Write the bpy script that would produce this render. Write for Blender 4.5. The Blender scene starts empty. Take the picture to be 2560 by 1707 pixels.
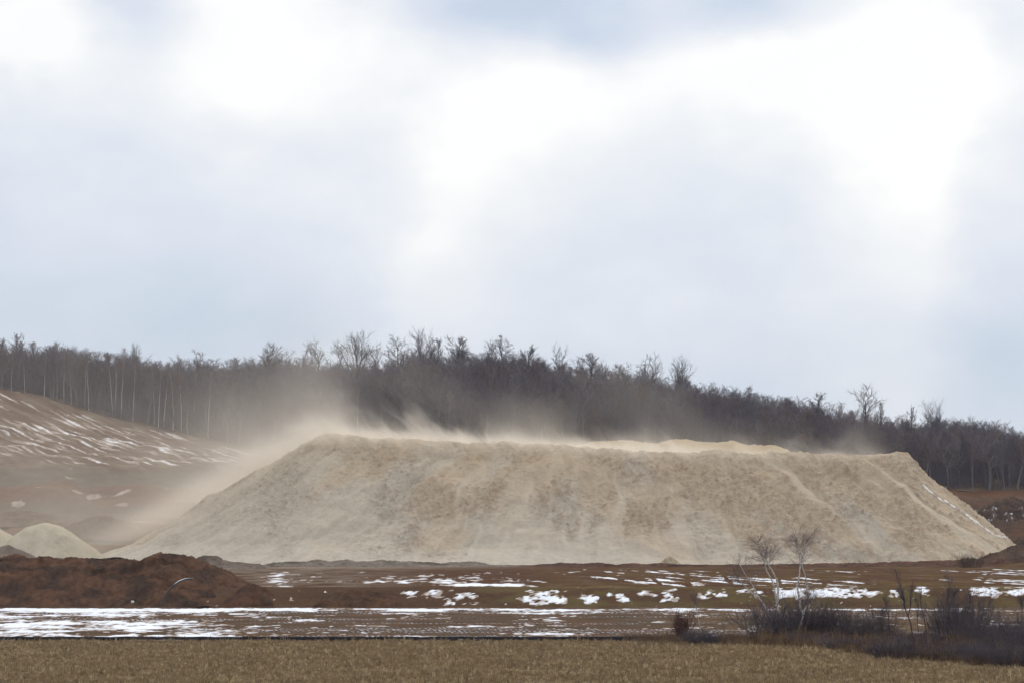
import bpy, math, random
import numpy as np
from mathutils import Vector
R = math.radians
SC = bpy.context.scene
COL = SC.collection
F = 7111.11            # focal length in photograph pixels (100 mm on 36 mm, 2560 px wide)
HOR, CU, CAMZ = 1330.0, 1280.0, 8.0

# ------------------------------------------------------------------ camera, sky, sun, exposure
cam = bpy.data.cameras.new('camera'); cam.lens = 100; cam.sensor_width = 36
cam.clip_start = 1; cam.clip_end = 20000
cam.shift_y = (HOR - 853.5) / 2560
cam_o = bpy.data.objects.new('camera', cam); COL.objects.link(cam_o)
cam_o.location = (0, 0, CAMZ); cam_o.rotation_euler = (R(90), 0, 0)
SC.camera = cam_o
SC.view_settings.view_transform = 'Standard'; SC.view_settings.look = 'None'
SC.view_settings.exposure = 0.0; SC.view_settings.gamma = 1.0
SC.view_settings.use_curve_mapping = False
SUN_EL, SUN_AZ = 45.0, 24.0          # behind the scene, to the right, behind broken cloud
sun = bpy.data.lights.new('sun', 'SUN'); sun.energy = 1.2; sun.angle = R(14); sun.color = (1.0, .95, .87)
sun_o = bpy.data.objects.new('sun', sun); COL.objects.link(sun_o)
sun_o.rotation_euler = (R(90 - SUN_EL), 0, R(180 - SUN_AZ))
SC.cycles.volume_bounces = 1
SC.cycles.use_adaptive_sampling = True; SC.cycles.adaptive_threshold = .03
SC.cycles.max_bounces = 4; SC.cycles.diffuse_bounces = 2
SC.cycles.use_denoising = True
SC.cycles.transparent_max_bounces = 8


class E:
    """shader-node expression: arithmetic on sockets builds Math nodes"""
    def __init__(s, nt, sock): s.nt, s.s = nt, sock
    def _m(s, op, *a):
        n = s.nt.nodes.new('ShaderNodeMath'); n.operation = op
        for i, v in enumerate((s,) + a):
            if isinstance(v, E): s.nt.links.new(v.s, n.inputs[i])
            else: n.inputs[i].default_value = v
        return E(s.nt, n.outputs[0])
    def __add__(s, o): return s._m('ADD', o)
    __radd__ = __add__
    def __mul__(s, o): return s._m('MULTIPLY', o)
    __rmul__ = __mul__
    def __sub__(s, o): return s._m('SUBTRACT', o)
    def __rsub__(s, o): return (s * -1.0)._m('ADD', o)
    def __truediv__(s, o): return s._m('DIVIDE', o)
    def __neg__(s): return s * -1.0
    def f(s, op, *a): return s._m(op, *a)
    def max(s, o): return s._m('MAXIMUM', o)
    def min(s, o): return s._m('MINIMUM', o)
    def exp(s): return s._m('EXPONENT')
    def pow(s, p): return s._m('POWER', p)
    def clamp(s):
        r = s._m('ADD', 0.0); r.s.node.use_clamp = True; return r
    def step(s, a, b):      # smoothstep from a to b
        n = s.nt.nodes.new('ShaderNodeMapRange'); n.interpolation_type = 'SMOOTHSTEP'
        s.nt.links.new(s.s, n.inputs[0])
        n.inputs[1].default_value = a; n.inputs[2].default_value = b
        return E(s.nt, n.outputs[0])


def combine(nt, x, y, z):
    n = nt.nodes.new('ShaderNodeCombineXYZ')
    for i, v in enumerate((x, y, z)):
        if isinstance(v, E): nt.links.new(v.s, n.inputs[i])
        else: n.inputs[i].default_value = v
    return n.outputs[0]


def separate(nt, sock):
    n = nt.nodes.new('ShaderNodeSeparateXYZ'); nt.links.new(sock, n.inputs[0])
    return [E(nt, o) for o in n.outputs]


def noise(nt, vec, scale, detail=3, rough=.55, dist=0.0, out=0):
    n = nt.nodes.new('ShaderNodeTexNoise')
    if vec is not None: nt.links.new(vec, n.inputs['Vector'])
    n.inputs['Scale'].default_value = scale; n.inputs['Detail'].default_value = detail
    n.inputs['Roughness'].default_value = rough; n.inputs['Distortion'].default_value = dist
    return E(nt, n.outputs[out])


def ramp(nt, fac, stops):
    n = nt.nodes.new('ShaderNodeValToRGB'); nt.links.new(fac.s, n.inputs[0])
    el = n.color_ramp.elements
    while len(el) < len(stops): el.new(.5)
    for e, (p, c) in zip(el, stops):
        e.position = p; e.color = (*c, 1) if len(c) == 3 else c
    return n.outputs[0]


def mixc(nt, fac, a, b, mode='MIX'):
    n = nt.nodes.new('ShaderNodeMix'); n.data_type = 'RGBA'; n.blend_type = mode
    if isinstance(fac, E): nt.links.new(fac.s, n.inputs[0])
    else: n.inputs[0].default_value = fac
    for i, v in ((6, a), (7, b)):
        if hasattr(v, 'is_linked') or isinstance(v, bpy.types.NodeSocket): nt.links.new(v, n.inputs[i])
        else: n.inputs[i].default_value = (*v, 1)
    return n.outputs[2]


# world: Nishita sky behind broken stratus, bright gaps and pale shafts
W = bpy.data.worlds.new('World'); SC.world = W; W.use_nodes = True
nt = W.node_tree; nt.nodes.clear()
tc = nt.nodes.new('ShaderNodeTexCoord')
dx, dy, dz = separate(nt, tc.outputs['Generated'])
warp = noise(nt, tc.outputs['Generated'], 9, 3)
warp2 = noise(nt, combine(nt, dx, dy + 5.3, dz), 9, 3)
az = dx.f('ARCTAN2', dy) * 7.111 + (warp - .5) * .30
wf = noise(nt, combine(nt, dx, dy + 2.1, dz * 1.5), 34, 3)
az = az + (wf - .5) * .16
el = dz.f('ARCSINE') * 7.111 + (warp2 - .5) * .22 + (wf - .5) * .09


def blob(u, v, su, sv):
    a0, e0 = (u - CU) / 1000, (HOR - v) / 1000
    p = (az - a0) / (su / 1000); q = (el - e0) / (sv / 1000)
    return (-(p * p + q * q)).exp()


def shaft(u0, v0, u1, v1, w0, w1, right=1.0, left=1.0):
    """beam from (u0,v0) down to (u1,v1): gaussian across, fading towards its end"""
    a0, e0, a1, e1 = (u0 - CU) / 1000, (HOR - v0) / 1000, (u1 - CU) / 1000, (HOR - v1) / 1000
    L = math.hypot(a1 - a0, e1 - e0); tx, ty = (a1 - a0) / L, (e1 - e0) / L
    t = ((az - a0) * tx + (el - e0) * ty) / L
    d = (az - a0) * ty - (el - e0) * tx
    w = t.max(0.0).min(1.2) * ((w1 - w0) / 1000) + w0 / 1000
    q = (d.min(0.0) * right + d.max(0.0) * left) / w
    return (-(q * q)).exp() * t.step(-.35, .15) * (1.0 - t.step(.75, 1.5))


cl = noise(nt, combine(nt, dx * 1.0, dy * 1.0, dz * 2.2), 7.0, 4, .55)
cf = noise(nt, combine(nt, dx * 1.0, dy * 1.0, dz * 1.6), 22.0, 5, .58)
b = .225 + .42 * el.step(.25, 1.25) + (cl - .5) * .50 + (cf - .5) * .40
b = b + blob(130, 120, 190, 130) * .58 + blob(680, 70, 280, 190) * .44 + blob(600, 270, 260, 120) * .22
b = b + blob(1350, 255, 440, 150) * .30 + blob(1950, 210, 420, 140) * .36 + blob(2230, 210, 320, 300) * .38
b = b - blob(1330, 40, 330, 110) * .62 - blob(1560, 110, 170, 60) * .30 - blob(1930, 40, 180, 80) * .55 - blob(400, 70, 110, 120) * .30
b = b - blob(520, 800, 480, 190) * .10 - blob(150, 640, 300, 140) * .06 - blob(2560, 850, 300, 200) * .10
b = b + blob(1500, 640, 700, 260) * .14
b = b + shaft(1300, 260, 900, 850, 190, 160, .9, 1.4) * .31 + shaft(2400, 250, 2255, 1020, 300, 260, 2.6) * .30
ccol = ramp(nt, b.clamp(), [(0, (.52, .625, .775)), (.5, (.765, .805, .895)), (.82, (.93, .945, .965)), (1, (1.05, 1.045, 1.03))])
sky = nt.nodes.new('ShaderNodeTexSky'); sky.sky_type = 'NISHITA'; sky.sun_disc = False
sky.sun_elevation = R(SUN_EL); sky.sun_rotation = R(SUN_AZ)
skys = nt.nodes.new('ShaderNodeVectorMath'); skys.operation = 'SCALE'
nt.links.new(sky.outputs[0], skys.inputs[0]); skys.inputs['Scale'].default_value = .09
cover = .90 + (cl - .5) * .2
skym = mixc(nt, cover.clamp(), skys.outputs[0], ccol)
# a cloudy sky brightens from the horizon to the zenith
skz = nt.nodes.new('ShaderNodeVectorMath'); skz.operation = 'SCALE'
nt.links.new(skym, skz.inputs[0]); nt.links.new((1.0 + .45 * dz.step(.10, 1.0)).s, skz.inputs['Scale'])
skyc = skz.outputs[0]
bg = nt.nodes.new('ShaderNodeBackground'); nt.links.new(skyc, bg.inputs[0]); bg.inputs[1].default_value = 1.0
wo = nt.nodes.new('ShaderNodeOutputWorld'); nt.links.new(bg.outputs[0], wo.inputs[0])

# ------------------------------------------------------------------ helpers


def P(u, v, Y):                      # a pixel of the photograph at a chosen distance -> a point of the place
    return np.array([(u - CU) / F * Y, Y, CAMZ + (HOR - v) / F * Y])


def ux(u, Y): return (u - CU) / F * Y


def vz(v, Y): return CAMZ + (HOR - v) / F * Y


def sstep(x, a, b):
    t = np.clip((x - a) / (b - a), 0, 1); return t * t * (3 - 2 * t)


def _hash(ix, iy, seed):
    h = (ix.astype(np.int64) * 374761393 + iy.astype(np.int64) * 668265263 + seed * 974634777) & 0xffffffff
    h = ((h ^ (h >> 13)) * 1274126177) & 0xffffffff
    h = ((h ^ (h >> 16)) * 2246822519) & 0xffffffff
    return ((h ^ (h >> 15)) & 0xffff) / 65535.0


def perlin(x, y, seed=0):
    x = np.asarray(x, float); y = np.asarray(y, float)
    x, y = np.broadcast_arrays(x, y)
    ix = np.floor(x); iy = np.floor(y); fx = x - ix; fy = y - iy
    u = fx * fx * fx * (fx * (fx * 6 - 15) + 10); w = fy * fy * fy * (fy * (fy * 6 - 15) + 10)
    def g(ox, oy):
        a = _hash(ix + ox, iy + oy, seed) * 2 * np.pi
        return np.cos(a) * (fx - ox) + np.sin(a) * (fy - oy)
    a = g(0, 0) + u * (g(1, 0) - g(0, 0)); b_ = g(0, 1) + u * (g(1, 1) - g(0, 1))
    return (a + w * (b_ - a)) * 1.5


def fbm(x, y, octv=4, seed=0, gain=.5):
    s = 0; a = 1.0; f = 1.0; n = 0
    for i in range(octv):
        s = s + a * perlin(np.asarray(x) * f + 17.3 * i, np.asarray(y) * f - 9.1 * i, seed + i); n += a; a *= gain; f *= 2.03
    return s / n


def cellrand(ix, seed=0):
    return _hash(np.floor(ix), np.floor(ix) * 0 + 3, seed)


def tag(o, label=None, cat=None, group=None, kind=None):
    if label: o['label'] = label
    if cat: o['category'] = cat
    if group: o['group'] = group
    if kind: o['kind'] = kind
    return o


def empty(name, loc=(0, 0, 0), rz=0):
    o = bpy.data.objects.new(name, None); COL.objects.link(o)
    o.location = loc; o.rotation_euler = (0, 0, rz); o.empty_display_size = .2
    return o


def link(name, me, mat=None, parent=None):
    o = bpy.data.objects.new(name, me); COL.objects.link(o)
    if mat is not None and len(me.materials) == 0: me.materials.append(mat)
    if parent is not None: o.parent = parent
    return o


def mesh_from(name, V, Fc, smooth=True):
    """Fc: (n,4) or (n,3) int array"""
    V = np.asarray(V, np.float32); Fc = np.asarray(Fc, np.int32)
    me = bpy.data.meshes.new(name)
    me.vertices.add(len(V)); me.vertices.foreach_set('co', V.ravel())
    k = Fc.shape[1]
    me.loops.add(Fc.size); me.loops.foreach_set('vertex_index', Fc.ravel())
    me.polygons.add(len(Fc))
    me.polygons.foreach_set('loop_start', np.arange(0, Fc.size, k, dtype=np.int32))
    me.polygons.foreach_set('use_smooth', np.full(len(Fc), smooth))
    me.update(calc_edges=True); me.validate()
    return me


def grid_faces(ny, nx):
    i = np.arange(ny * nx).reshape(ny, nx)
    return np.stack([i[:-1, :-1], i[:-1, 1:], i[1:, 1:], i[1:, :-1]], -1).reshape(-1, 4)


def add_col(me, col, name='col'):
    a = me.color_attributes.new(name, 'FLOAT_COLOR', 'POINT')
    c = np.ones((len(me.vertices), 4), np.float32); c[:, :3] = np.clip(np.asarray(col).reshape(-1, 3), 0, 1)
    a.data.foreach_set('color', c.ravel())


def add_float(me, val, name):
    a = me.attributes.new(name, 'FLOAT', 'POINT'); a.data.foreach_set('value', np.asarray(val, np.float32).ravel())


def grid(name, X, Y, Z, mat, col=None, parent=None, smooth=True):
    me = mesh_from(name, np.stack([X, Y, Z], -1).reshape(-1, 3), grid_faces(*X.shape), smooth)
    if col is not None: add_col(me, col)
    return link(name, me, mat, parent)


def snow_sheet(name, X, Y, Z, mask, k=.09, lo=-.06, hi=.045, label=None, thin=.08, white=(.78, .81, .86)):
    """snow lying on a ground grid: rises out of it where mask > 0 and dives under it elsewhere"""
    f = grid_faces(*X.shape); m = mask.ravel()
    keep = (m[f] > 0).any(1)
    f = f[keep]; idx = np.unique(f); rem = np.full(m.size, -1); rem[idx] = np.arange(len(idx))
    V = np.stack([X.ravel(), Y.ravel(), (Z + np.clip(mask * k, lo, hi)).ravel()], -1)[idx]
    me = mesh_from(name, V, rem[f]); q = mask.ravel()[idx]
    xx, yy = V[:, 0], V[:, 1]
    cl_ = sstep(q + .32 * fbm(xx / 1.1, yy / 2.2, 3, 17) + .22 * fbm(xx / .35, yy / .8, 2, 18) - thin, -.06, .30)
    add_col(me, lerp3((.30, .235, .185), white, cl_))
    o = link(name, me, MAT['snow'])
    return tag(o, label, 'snow', kind='stuff')


def lerp3(a, b, t):
    return np.asarray(a) * (1 - t[..., None]) + np.asarray(b) * t[..., None]


# ------------------------------------------------------------------ materials
MAT = {}


def mat(name, build, rough=.9, bump=None, spec=0.0):
    m = bpy.data.materials.new(name); m.use_nodes = True
    nt = m.node_tree; nt.nodes.clear()
    out = nt.nodes.new('ShaderNodeOutputMaterial'); bs = nt.nodes.new('ShaderNodeBsdfPrincipled')
    nt.links.new(bs.outputs[0], out.inputs[0])
    bs.inputs['Roughness'].default_value = rough
    bs.inputs['Specular IOR Level'].default_value = spec
    geo = nt.nodes.new('ShaderNodeNewGeometry')
    c, h = build(nt, geo.outputs['Position'])
    if isinstance(c, (tuple, list)): bs.inputs['Base Color'].default_value = (*c, 1)
    else: nt.links.new(c, bs.inputs['Base Color'])
    if h is not None:
        bn = nt.nodes.new('ShaderNodeBump'); bn.inputs['Distance'].default_value = bump or .1
        bn.inputs['Strength'].default_value = .8
        nt.links.new(h.s, bn.inputs['Height']); nt.links.new(bn.outputs[0], bs.inputs['Normal'])
    MAT[name] = m
    return m


def attr(nt, name, out='Color'):
    n = nt.nodes.new('ShaderNodeAttribute'); n.attribute_name = name
    return n.outputs[out]


def grained(var, scale, bscale, detail=4):
    """base colour from the mesh's own 'col', broken up by grain"""
    def f(nt, pos):
        g = noise(nt, pos, scale, detail, .65); g2 = noise(nt, pos, scale * .13, 3)
        fac = (g - .5) * var + (g2 - .5) * var * .7 + 1.0
        k = nt.nodes.new('ShaderNodeVectorMath'); k.operation = 'SCALE'
        nt.links.new(attr(nt, 'col'), k.inputs[0]); nt.links.new(fac.s, k.inputs['Scale'])
        return k.outputs[0], noise(nt, pos, bscale, 4, .65)
    return f




def _sand(nt, pos):
    c, h = grained(.30, 1.6, 1.1)(nt, pos)
    rg_ = E(nt, attr(nt, 'rough', 'Fac'))
    sp = noise(nt, pos, 1.25, 3, .6)                      # damp clods, darker than the dry sand
    area = noise(nt, pos, .09, 3)
    f_ = sp.step(.57, .68) * (area.step(.40, .60) * .4 + rg_ * .6) * .7
    return mixc(nt, f_, c, (.24, .165, .105)), (h + sp * .9) * (rg_ * .9 + .22)


mat('sand', _sand, .95, .5)
mat('earth', grained(1.0, 3.2, 3.4, 5), .95, .35)


def _mud(nt, pos):
    g = noise(nt, pos, 2.2, 5, .65); g2 = noise(nt, pos, .22, 3)
    fac = (g - .5) * .9 + (g2 - .5) * .6 + 1.0
    k = nt.nodes.new('ShaderNodeVectorMath'); k.operation = 'SCALE'
    nt.links.new(attr(nt, 'col'), k.inputs[0]); nt.links.new(fac.s, k.inputs['Scale'])
    x, y, z = separate(nt, pos)
    # snow pressed into the cleat marks of crawler tracks
    ph = (x * 1.0 + y * .25) * (2 * math.pi / .42) + noise(nt, pos, .35, 2) * 9.0
    st = ph.f('SINE').step(.0, .55)
    tr = E(nt, attr(nt, 'tread', 'Fac'))
    fac2 = (st * tr * noise(nt, pos, .8, 4, .65).step(.42, .62)).clamp()
    return mixc(nt, fac2 * .7, k.outputs[0], (.74, .77, .83)), g


mat('mud', _mud, .85, .12)
mat('snow', grained(.25, 2.2, 3.0), .8, .06)
mat('litter', grained(.8, .6, .8), .95, .4)


def _field(nt, pos):
    g = noise(nt, pos, 5.0, 5, .7); g2 = noise(nt, pos, .16, 4, .6)
    return ramp(nt, (g * .6 + g2 * .4), [(.30, (.085, .062, .036)), (.5, (.20, .148, .084)), (.68, (.32, .25, .15))]), g


mat('field_soil', _field, .95, .12)


def flat(c, var=.3, scale=3.0):
    def f(nt, pos):
        g = noise(nt, pos, scale, 3, .6)
        lo = tuple(v * (1 - var) for v in c); hi = tuple(min(1, v * (1 + var)) for v in c)
        return ramp(nt, g, [(.3, lo), (.7, hi)]), None
    return f


mat('bark', flat((.15, .135, .14)), .95)
mat('bark_dark', flat((.095, .085, .09)), .95)
mat('twig', flat((.138, .124, .146)), .95)
mat('twig_purple', flat((.135, .112, .135)), .95)
mat('twig_pale', flat((.20, .178, .175)), .95)
mat('twig_far_brown', flat((.165, .128, .122)), .95)


def _birch(nt, pos):
    x, y, z = separate(nt, pos)
    g = noise(nt, combine(nt, x * 1.0, y * 1.0, z * 5.0), 2.0, 4, .7)
    return ramp(nt, g, [(.36, (.10, .085, .08)), (.44, (.50, .46, .42)), (.7, (.66, .62, .58))]), None


mat('birch_bark', _birch, .8)
mat('birch_far', flat((.43, .40, .37), .3, .4), .85)
mat('birch_twig', flat((.19, .145, .145)), .9)
mat('shrub_stem', flat((.090, .076, .086)), .9)
mat('shrub_red', flat((.085, .04, .033)), .9)
mat('weed', flat((.19, .125, .075), .5, 1.5), .95)
mat('weed_dark', flat((.120, .082, .060), .4, 1.5), .95)
mat('straw_light', flat((.52, .43, .27), .3, 4), .9)
mat('straw', flat((.34, .25, .145), .35, 4), .9)
mat('straw_brown', flat((.225, .158, .092), .35, 4), .9)
mat('grass_dull', flat((.11, .10, .045), .4, 2), .95)
mat('fence_fabric', flat((.014, .014, .018), .3, 6), .75, spec=.2)
mat('stake_wood', flat((.12, .09, .06), .3, 6), .9)
mat('pipe_plastic', flat((.022, .026, .03), .25, 8), .35, spec=.5)
mat('pipe_highlight', flat((.72, .73, .74), .12, 8), .7)  # white for the painted highlight on the pipe
mat('pale_stone', flat((.6, .6, .58), .15, 6), .9)

# ------------------------------------------------------------------ terrain
SKY_U = [-900, -300, 0, 60, 120, 200, 240, 300, 360, 420, 470, 520, 570, 620, 700, 760, 850, 950, 1000, 1100, 1200, 1270, 1330, 1400, 1470, 1540, 1600, 1700, 1730, 1800, 1880, 1960, 2040, 2080, 2150, 2250, 2350, 2400, 2480, 2560, 2900, 3600]
SKY_V = [850, 850, 858, 860, 856, 866, 874, 880, 892, 888, 905, 893, 897, 888, 884, 876, 868, 868, 858, 856, 858, 855, 868, 882, 886, 905, 902, 915, 945, 952, 966, 982, 990, 1010, 1022, 1033, 1030, 1042, 1048, 1068, 1100, 1140]
EDGE_U = [-900, -300, 0, 100, 200, 300, 400, 500, 640, 800, 1300, 1800, 2300, 2400, 2560, 3600]
EDGE_V = [930, 950, 972, 990, 1022, 1050, 1072, 1095, 1125, 1130, 1140, 1170, 1215, 1228, 1226, 1240]
YE, YR = 735.0, 850.0
TREE_H = 14.5


def z_edge(x): return vz(np.interp(CU + np.asarray(x) / YE * F, EDGE_U, EDGE_V), YE)


def z_ridge(x):
    u = CU + np.asarray(x) / YR * F
    v = (np.interp(u - 60, SKY_U, SKY_V) + np.interp(u, SKY_U, SKY_V) + np.interp(u + 60, SKY_U, SKY_V)) / 3
    return vz(v, YR) - TREE_H


def terrain(x, y):
    x = np.asarray(x, float); y = np.asarray(y, float); x, y = np.broadcast_arrays(x, y)
    l = np.interp(y, [540, 565, 600, 628, 652], [2.6, 4.0, 9.5, 14.5, 23.0])
    r = np.interp(y, [540, 600, 652], [3.6, 8.0, 12.0])
    w = sstep(x, -20, 45)
    low = l * (1 - w) + r * w
    low = np.where((x < -20) & (y > 652), np.minimum(low, z_edge(x) - 2), low)
    a = np.clip((y - 652) / (YE - 652), 0, 1)
    mid = low * (1 - a) + z_edge(x) * a
    zr = z_ridge(x)
    c = np.clip((y - YE) / (YR - YE), 0, 1); c = c + .25 * np.sin(np.pi * c) * (1 - c)
    up = z_edge(x) * (1 - c) + zr * c
    d = np.clip((y - YR) / 450, 0, 1)
    back = zr - 34 * d * d
    z = np.where(y < 652, low, np.where(y < YE, mid, np.where(y < YR, up, back)))
    return z


# big ground sheet reaching the horizon, below everything
ground = link('ground', mesh_from('ground', [(-9000, -3000, -1.2), (9000, -3000, -1.2), (9000, 9000, -1.2), (-9000, 9000, -1.2)], [(0, 1, 2, 3)]), MAT['field_soil'])
tag(ground, kind='structure')

# stubble field
fx = np.concatenate([np.linspace(-2500, -60, 12)[:-1], np.linspace(-60, 60, 161), np.linspace(60, 2500, 12)[1:]])
fy = np.concatenate([np.linspace(-800, 120, 8)[:-1], np.linspace(120, 209, 120)])
X, Y = np.meshgrid(fx, fy)
Z = fbm(X / 6, Y / 6, 3, 5) * .06 + fbm(X / .9, Y / 1.2, 2, 8) * .035
tag(grid('field', X, Y, Z, MAT['field_soil']), 'brown stubble field in the foreground', kind='structure')

# mud flat behind the fence
mx = np.concatenate([np.linspace(-400, -72, 10)[:-1], np.linspace(-72, 72, 760), np.linspace(72, 400, 10)[1:]])
my = np.concatenate([np.linspace(208.6, 300, 230), [302.0, 306.0]])
X, Y = np.meshgrid(mx, my)
U = CU + X / Y * F
Z = .06 + fbm(X / 9, Y / 5, 3, 21) * .12 + fbm(X / 1.4, Y / .5, 3, 22) * .06
n1 = fbm(X / 7 + .4 * fbm(X / 5, Y / 9, 2, 30), Y / 17, 4, 31); n2 = fbm(X / 2.4, Y / 5, 4, 37); n3 = fbm(X / .6, Y / 1.6, 2, 39)
band = np.exp(-((Y - 292 - fbm(X / 14, 0 * X, 2, 3) * 5) / 6.0) ** 2) * (1 - .7 * sstep(U, 1450, 2000)) * sstep(U, -80, 60)
leftw = 1 - sstep(U, 350, 900)
rightw = sstep(U, 1500, 1900)
front = np.exp(-((Y - 214) / 7) ** 2)
mask = n1 * 1.1 + n2 * .75 + n3 * .5 + .75 * band + .40 * leftw - .29 + .10 * front - .20 * np.exp(-((Y - 260) / 14) ** 2) * (1 - leftw) - .04 * rightw
mask = mask - .5 * sstep(Y, 296, 299)
# crawler tracks running along the flat
trk = np.zeros_like(X)
rt = random.Random(4)
for i in range(17):
    y0 = rt.uniform(212, 292); s = rt.uniform(-.10, .10); ph = rt.uniform(0, 6)
    yc = y0 + s * X + 2.2 * np.sin(X / 19 + ph)
    for off in (-1.0, 1.0):
        d = np.abs(Y - yc - off * 1.15)
        trk = np.maximum(trk, (1 - sstep(d, .35, .75)) * sstep(np.sin(X / 13 + ph * 3 + i), -.4, .3))
mask = mask - .45 * trk
dust_l = sstep(U, -100, 500) * 0
mudc = lerp3((.098, .060, .040), (.075, .054, .036), sstep(fbm(X / 8, Y / 5, 3, 55), -.3, .3))
mudc = lerp3(mudc, (.120, .082, .047), .6 * rightw * sstep(fbm(X / 6, Y / 4, 3, 57), -.2, .3))
g_mud = grid('mud_flat', X, Y, Z, MAT['mud'], mudc * 1.12)
add_float(g_mud.data, np.clip(trk * .85 + .16 * sstep(fbm(X / 5, Y / 8, 2, 77), .0, .4), 0, 1), 'tread')
tag(g_mud, 'dark mud flat with crawler tracks behind the black fence', kind='structure')
snow_sheet('snow', X, Y, Z, mask, label='patchy white snow on the mud flat behind the black fence')

# grassy bank and the pit floor above it
px_ = np.concatenate([np.linspace(-500, -95, 10)[:-1], np.linspace(-95, 115, 720), np.linspace(115, 500, 10)[1:]])
py_ = np.concatenate([np.linspace(299.4, 316, 44)[:-1], np.geomspace(316, 545, 150)])
X, Y = np.meshgrid(px_, py_)
U = CU + X / Y * F
bx_ = X + 2 * fbm(X / 30, X * 0, 2, 9)
rise = sstep(Y + .7 * fbm(X / 5, Y / 4, 3, 12), 300.0, 310.8)
Z = -.05 + 2.05 * rise + fbm(X / 7, Y / 9, 3, 61) * .10 * rise + fbm(X / 1.2, Y / 1.5, 3, 62) * .07 * rise
Z = Z + sstep(X, 72, 108) * sstep(Y, 440, 530) * 2.2
rut = np.zeros_like(X)
for (u0, slope) in [(1330, .1), (1390, .05), (1450, 0), (1520, .02), (1580, .0), (1650, -.05), (1720, -.1), (1830, -.1), (1950, -.15), (2060, -.2), (2170, -.2), (2260, -.25), (2330, -.25), (2450, -.3)]:
    xc = ux(u0, 330) + slope * (330 - Y) * .6
    rut = np.maximum(rut, (1 - sstep(np.abs(X - xc), .12, .35)) * (1 - sstep(Y, 360, 440)))
Z = Z - rut * .10
m = np.full_like(X, -1.0)
bank = (Y > 300.3) & (Y < 311.5)
for (ua, ub, va, vb, s) in [(1010, 1130, 1474, 1492, .5), (1120, 1185, 1482, 1508, .55), (1312, 1412, 1478, 1508, .75), (1450, 1492, 1482, 1506, .6), (1515, 1530, 1486, 1504, .4), (1540, 1570, 1484, 1503, .6), (1600, 1695, 1476, 1490, .5), (1655, 1695, 1486, 1502, .55), (1750, 1815, 1478, 1495, .55), (1850, 1960, 1472, 1490, .5), (1930, 2165, 1470, 1492, .75), (2165, 2220, 1476, 1490, .6), (2222, 2258, 1474, 1490, .6), (2290, 2325, 1464, 1488, .65), (2430, 2500, 1466, 1488, .7), (2500, 2640, 1462, 1486, .6), (640, 700, 1498, 1508, .3)]:
    vv = HOR + (CAMZ - Z) / Y * F
    du = np.maximum(np.maximum(ua - U, U - ub), 0) / 9; dv = np.maximum(np.maximum(va - vv, vv - vb), 0) / 4
    cu = (U - (ua + ub) / 2) / (ub - ua); cv = (vv - (va + vb) / 2) / (vb - va)
    inn = s * np.exp(-(du * du + dv * dv)) * (1.1 - 1.1 * np.minimum(cu * cu + cv * cv, 1))
    m = np.maximum(m, inn - .42)
m = np.where(Y < 313, m + fbm(X / 1.5, Y / 2.2, 4, 71) * 1.0 + fbm(X / .5, Y / .8, 2, 72) * .4 - 1.8 * np.maximum(fbm(X / .45, Y / .5, 2, 73) - .18, 0), m)
# pit floor: strips of snow left between the machine's passes, and a wide band in the middle
strip = np.floor((X + .12 * (Y - 330)) / 1.55)
sr = cellrand(strip, 5)
vv = HOR + (CAMZ - Z) / Y * F
fl = fbm(X / 3.5, Y / 24, 4, 81) * .9 + fbm(X / 1.0, Y / 8, 3, 82) * .6
mid = sstep(U, 830, 960) * (1 - sstep(U, 1280, 1330))
mb = fl + mid * (.42 * np.exp(-((vv - 1450) / 13) ** 2)) + mid * .75 * np.exp(-((vv - 1462) / 4) ** 2) * sstep(U, 1050, 1150) - .45
right = sstep(U, 1300, 1330)
mr = fl + (sr - .62) * 1.5 + .40 * np.exp(-((vv - 1452) / 10) ** 2) - .50 - .25 * sstep(U, 2150, 2250) * (1 - sstep(U, 2400, 2460)) - rut * 1.2
left = (1 - sstep(U, 700, 830))
ml = fl * .9 - .42 + .35 * sstep(U, 640, 700)
m2 = mb * (1 - right) * (1 - left) + mr * right + ml * left
m2 = m2 - .8 * sstep(Y, 420, 490) + .35 * np.exp(-((vv - 1425) / 4) ** 2) * right
w = sstep(Y, 312, 314.5)
m = m * (1 - w) + m2 * w - .6 * np.exp(-((Y - 312.3) / .7) ** 2)
m = m - .7 * sstep(-Y, -301.0, -300.2)
gc = lerp3((.105, .085, .045), (.085, .056, .038), np.clip(sstep(fbm(X / 5, Y / 4, 3, 91), -.25, .25) + 1 - sstep(U, 1130, 1230), 0, 1))
fc = lerp3((.088, .054, .036), (.112, .080, .040), sstep(fbm(X / 9, Y / 16, 3, 92), -.2, .35) * sstep(U, 1250, 1500))
fc = lerp3(fc, (.175, .150, .125), .85 * (1 - sstep(U, 780, 1150)) * sstep(fbm(X / 5, Y / 14, 3, 94), -.45, .25))
fc = lerp3(fc, (.30, .26, .21), .75 * (1 - sstep(U, 900, 1500)) * sstep(Y, 440, 520))
cc = lerp3(gc, fc, w)
cc = lerp3(cc * np.array([.95, .86, .78]), (.15, .12, .06), .7 * np.exp(-((Y - 312.5) / 1.6) ** 2) * sstep(U, 1180, 1300))
g_pit = grid('pit_floor', X, Y, Z, MAT['mud'], cc)
add_float(g_pit.data, np.clip(.28 * w * sstep(U, 850, 1000) * sstep(fbm(X / 4, Y / 7, 2, 78), .05, .45), 0, 1), 'tread')
tag(g_pit, 'grassy bank and pit floor below the sand pile', kind='structure')
snow_sheet('snow', X, Y, Z, m, label='snow patches on the grassy bank and pit floor')

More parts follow.
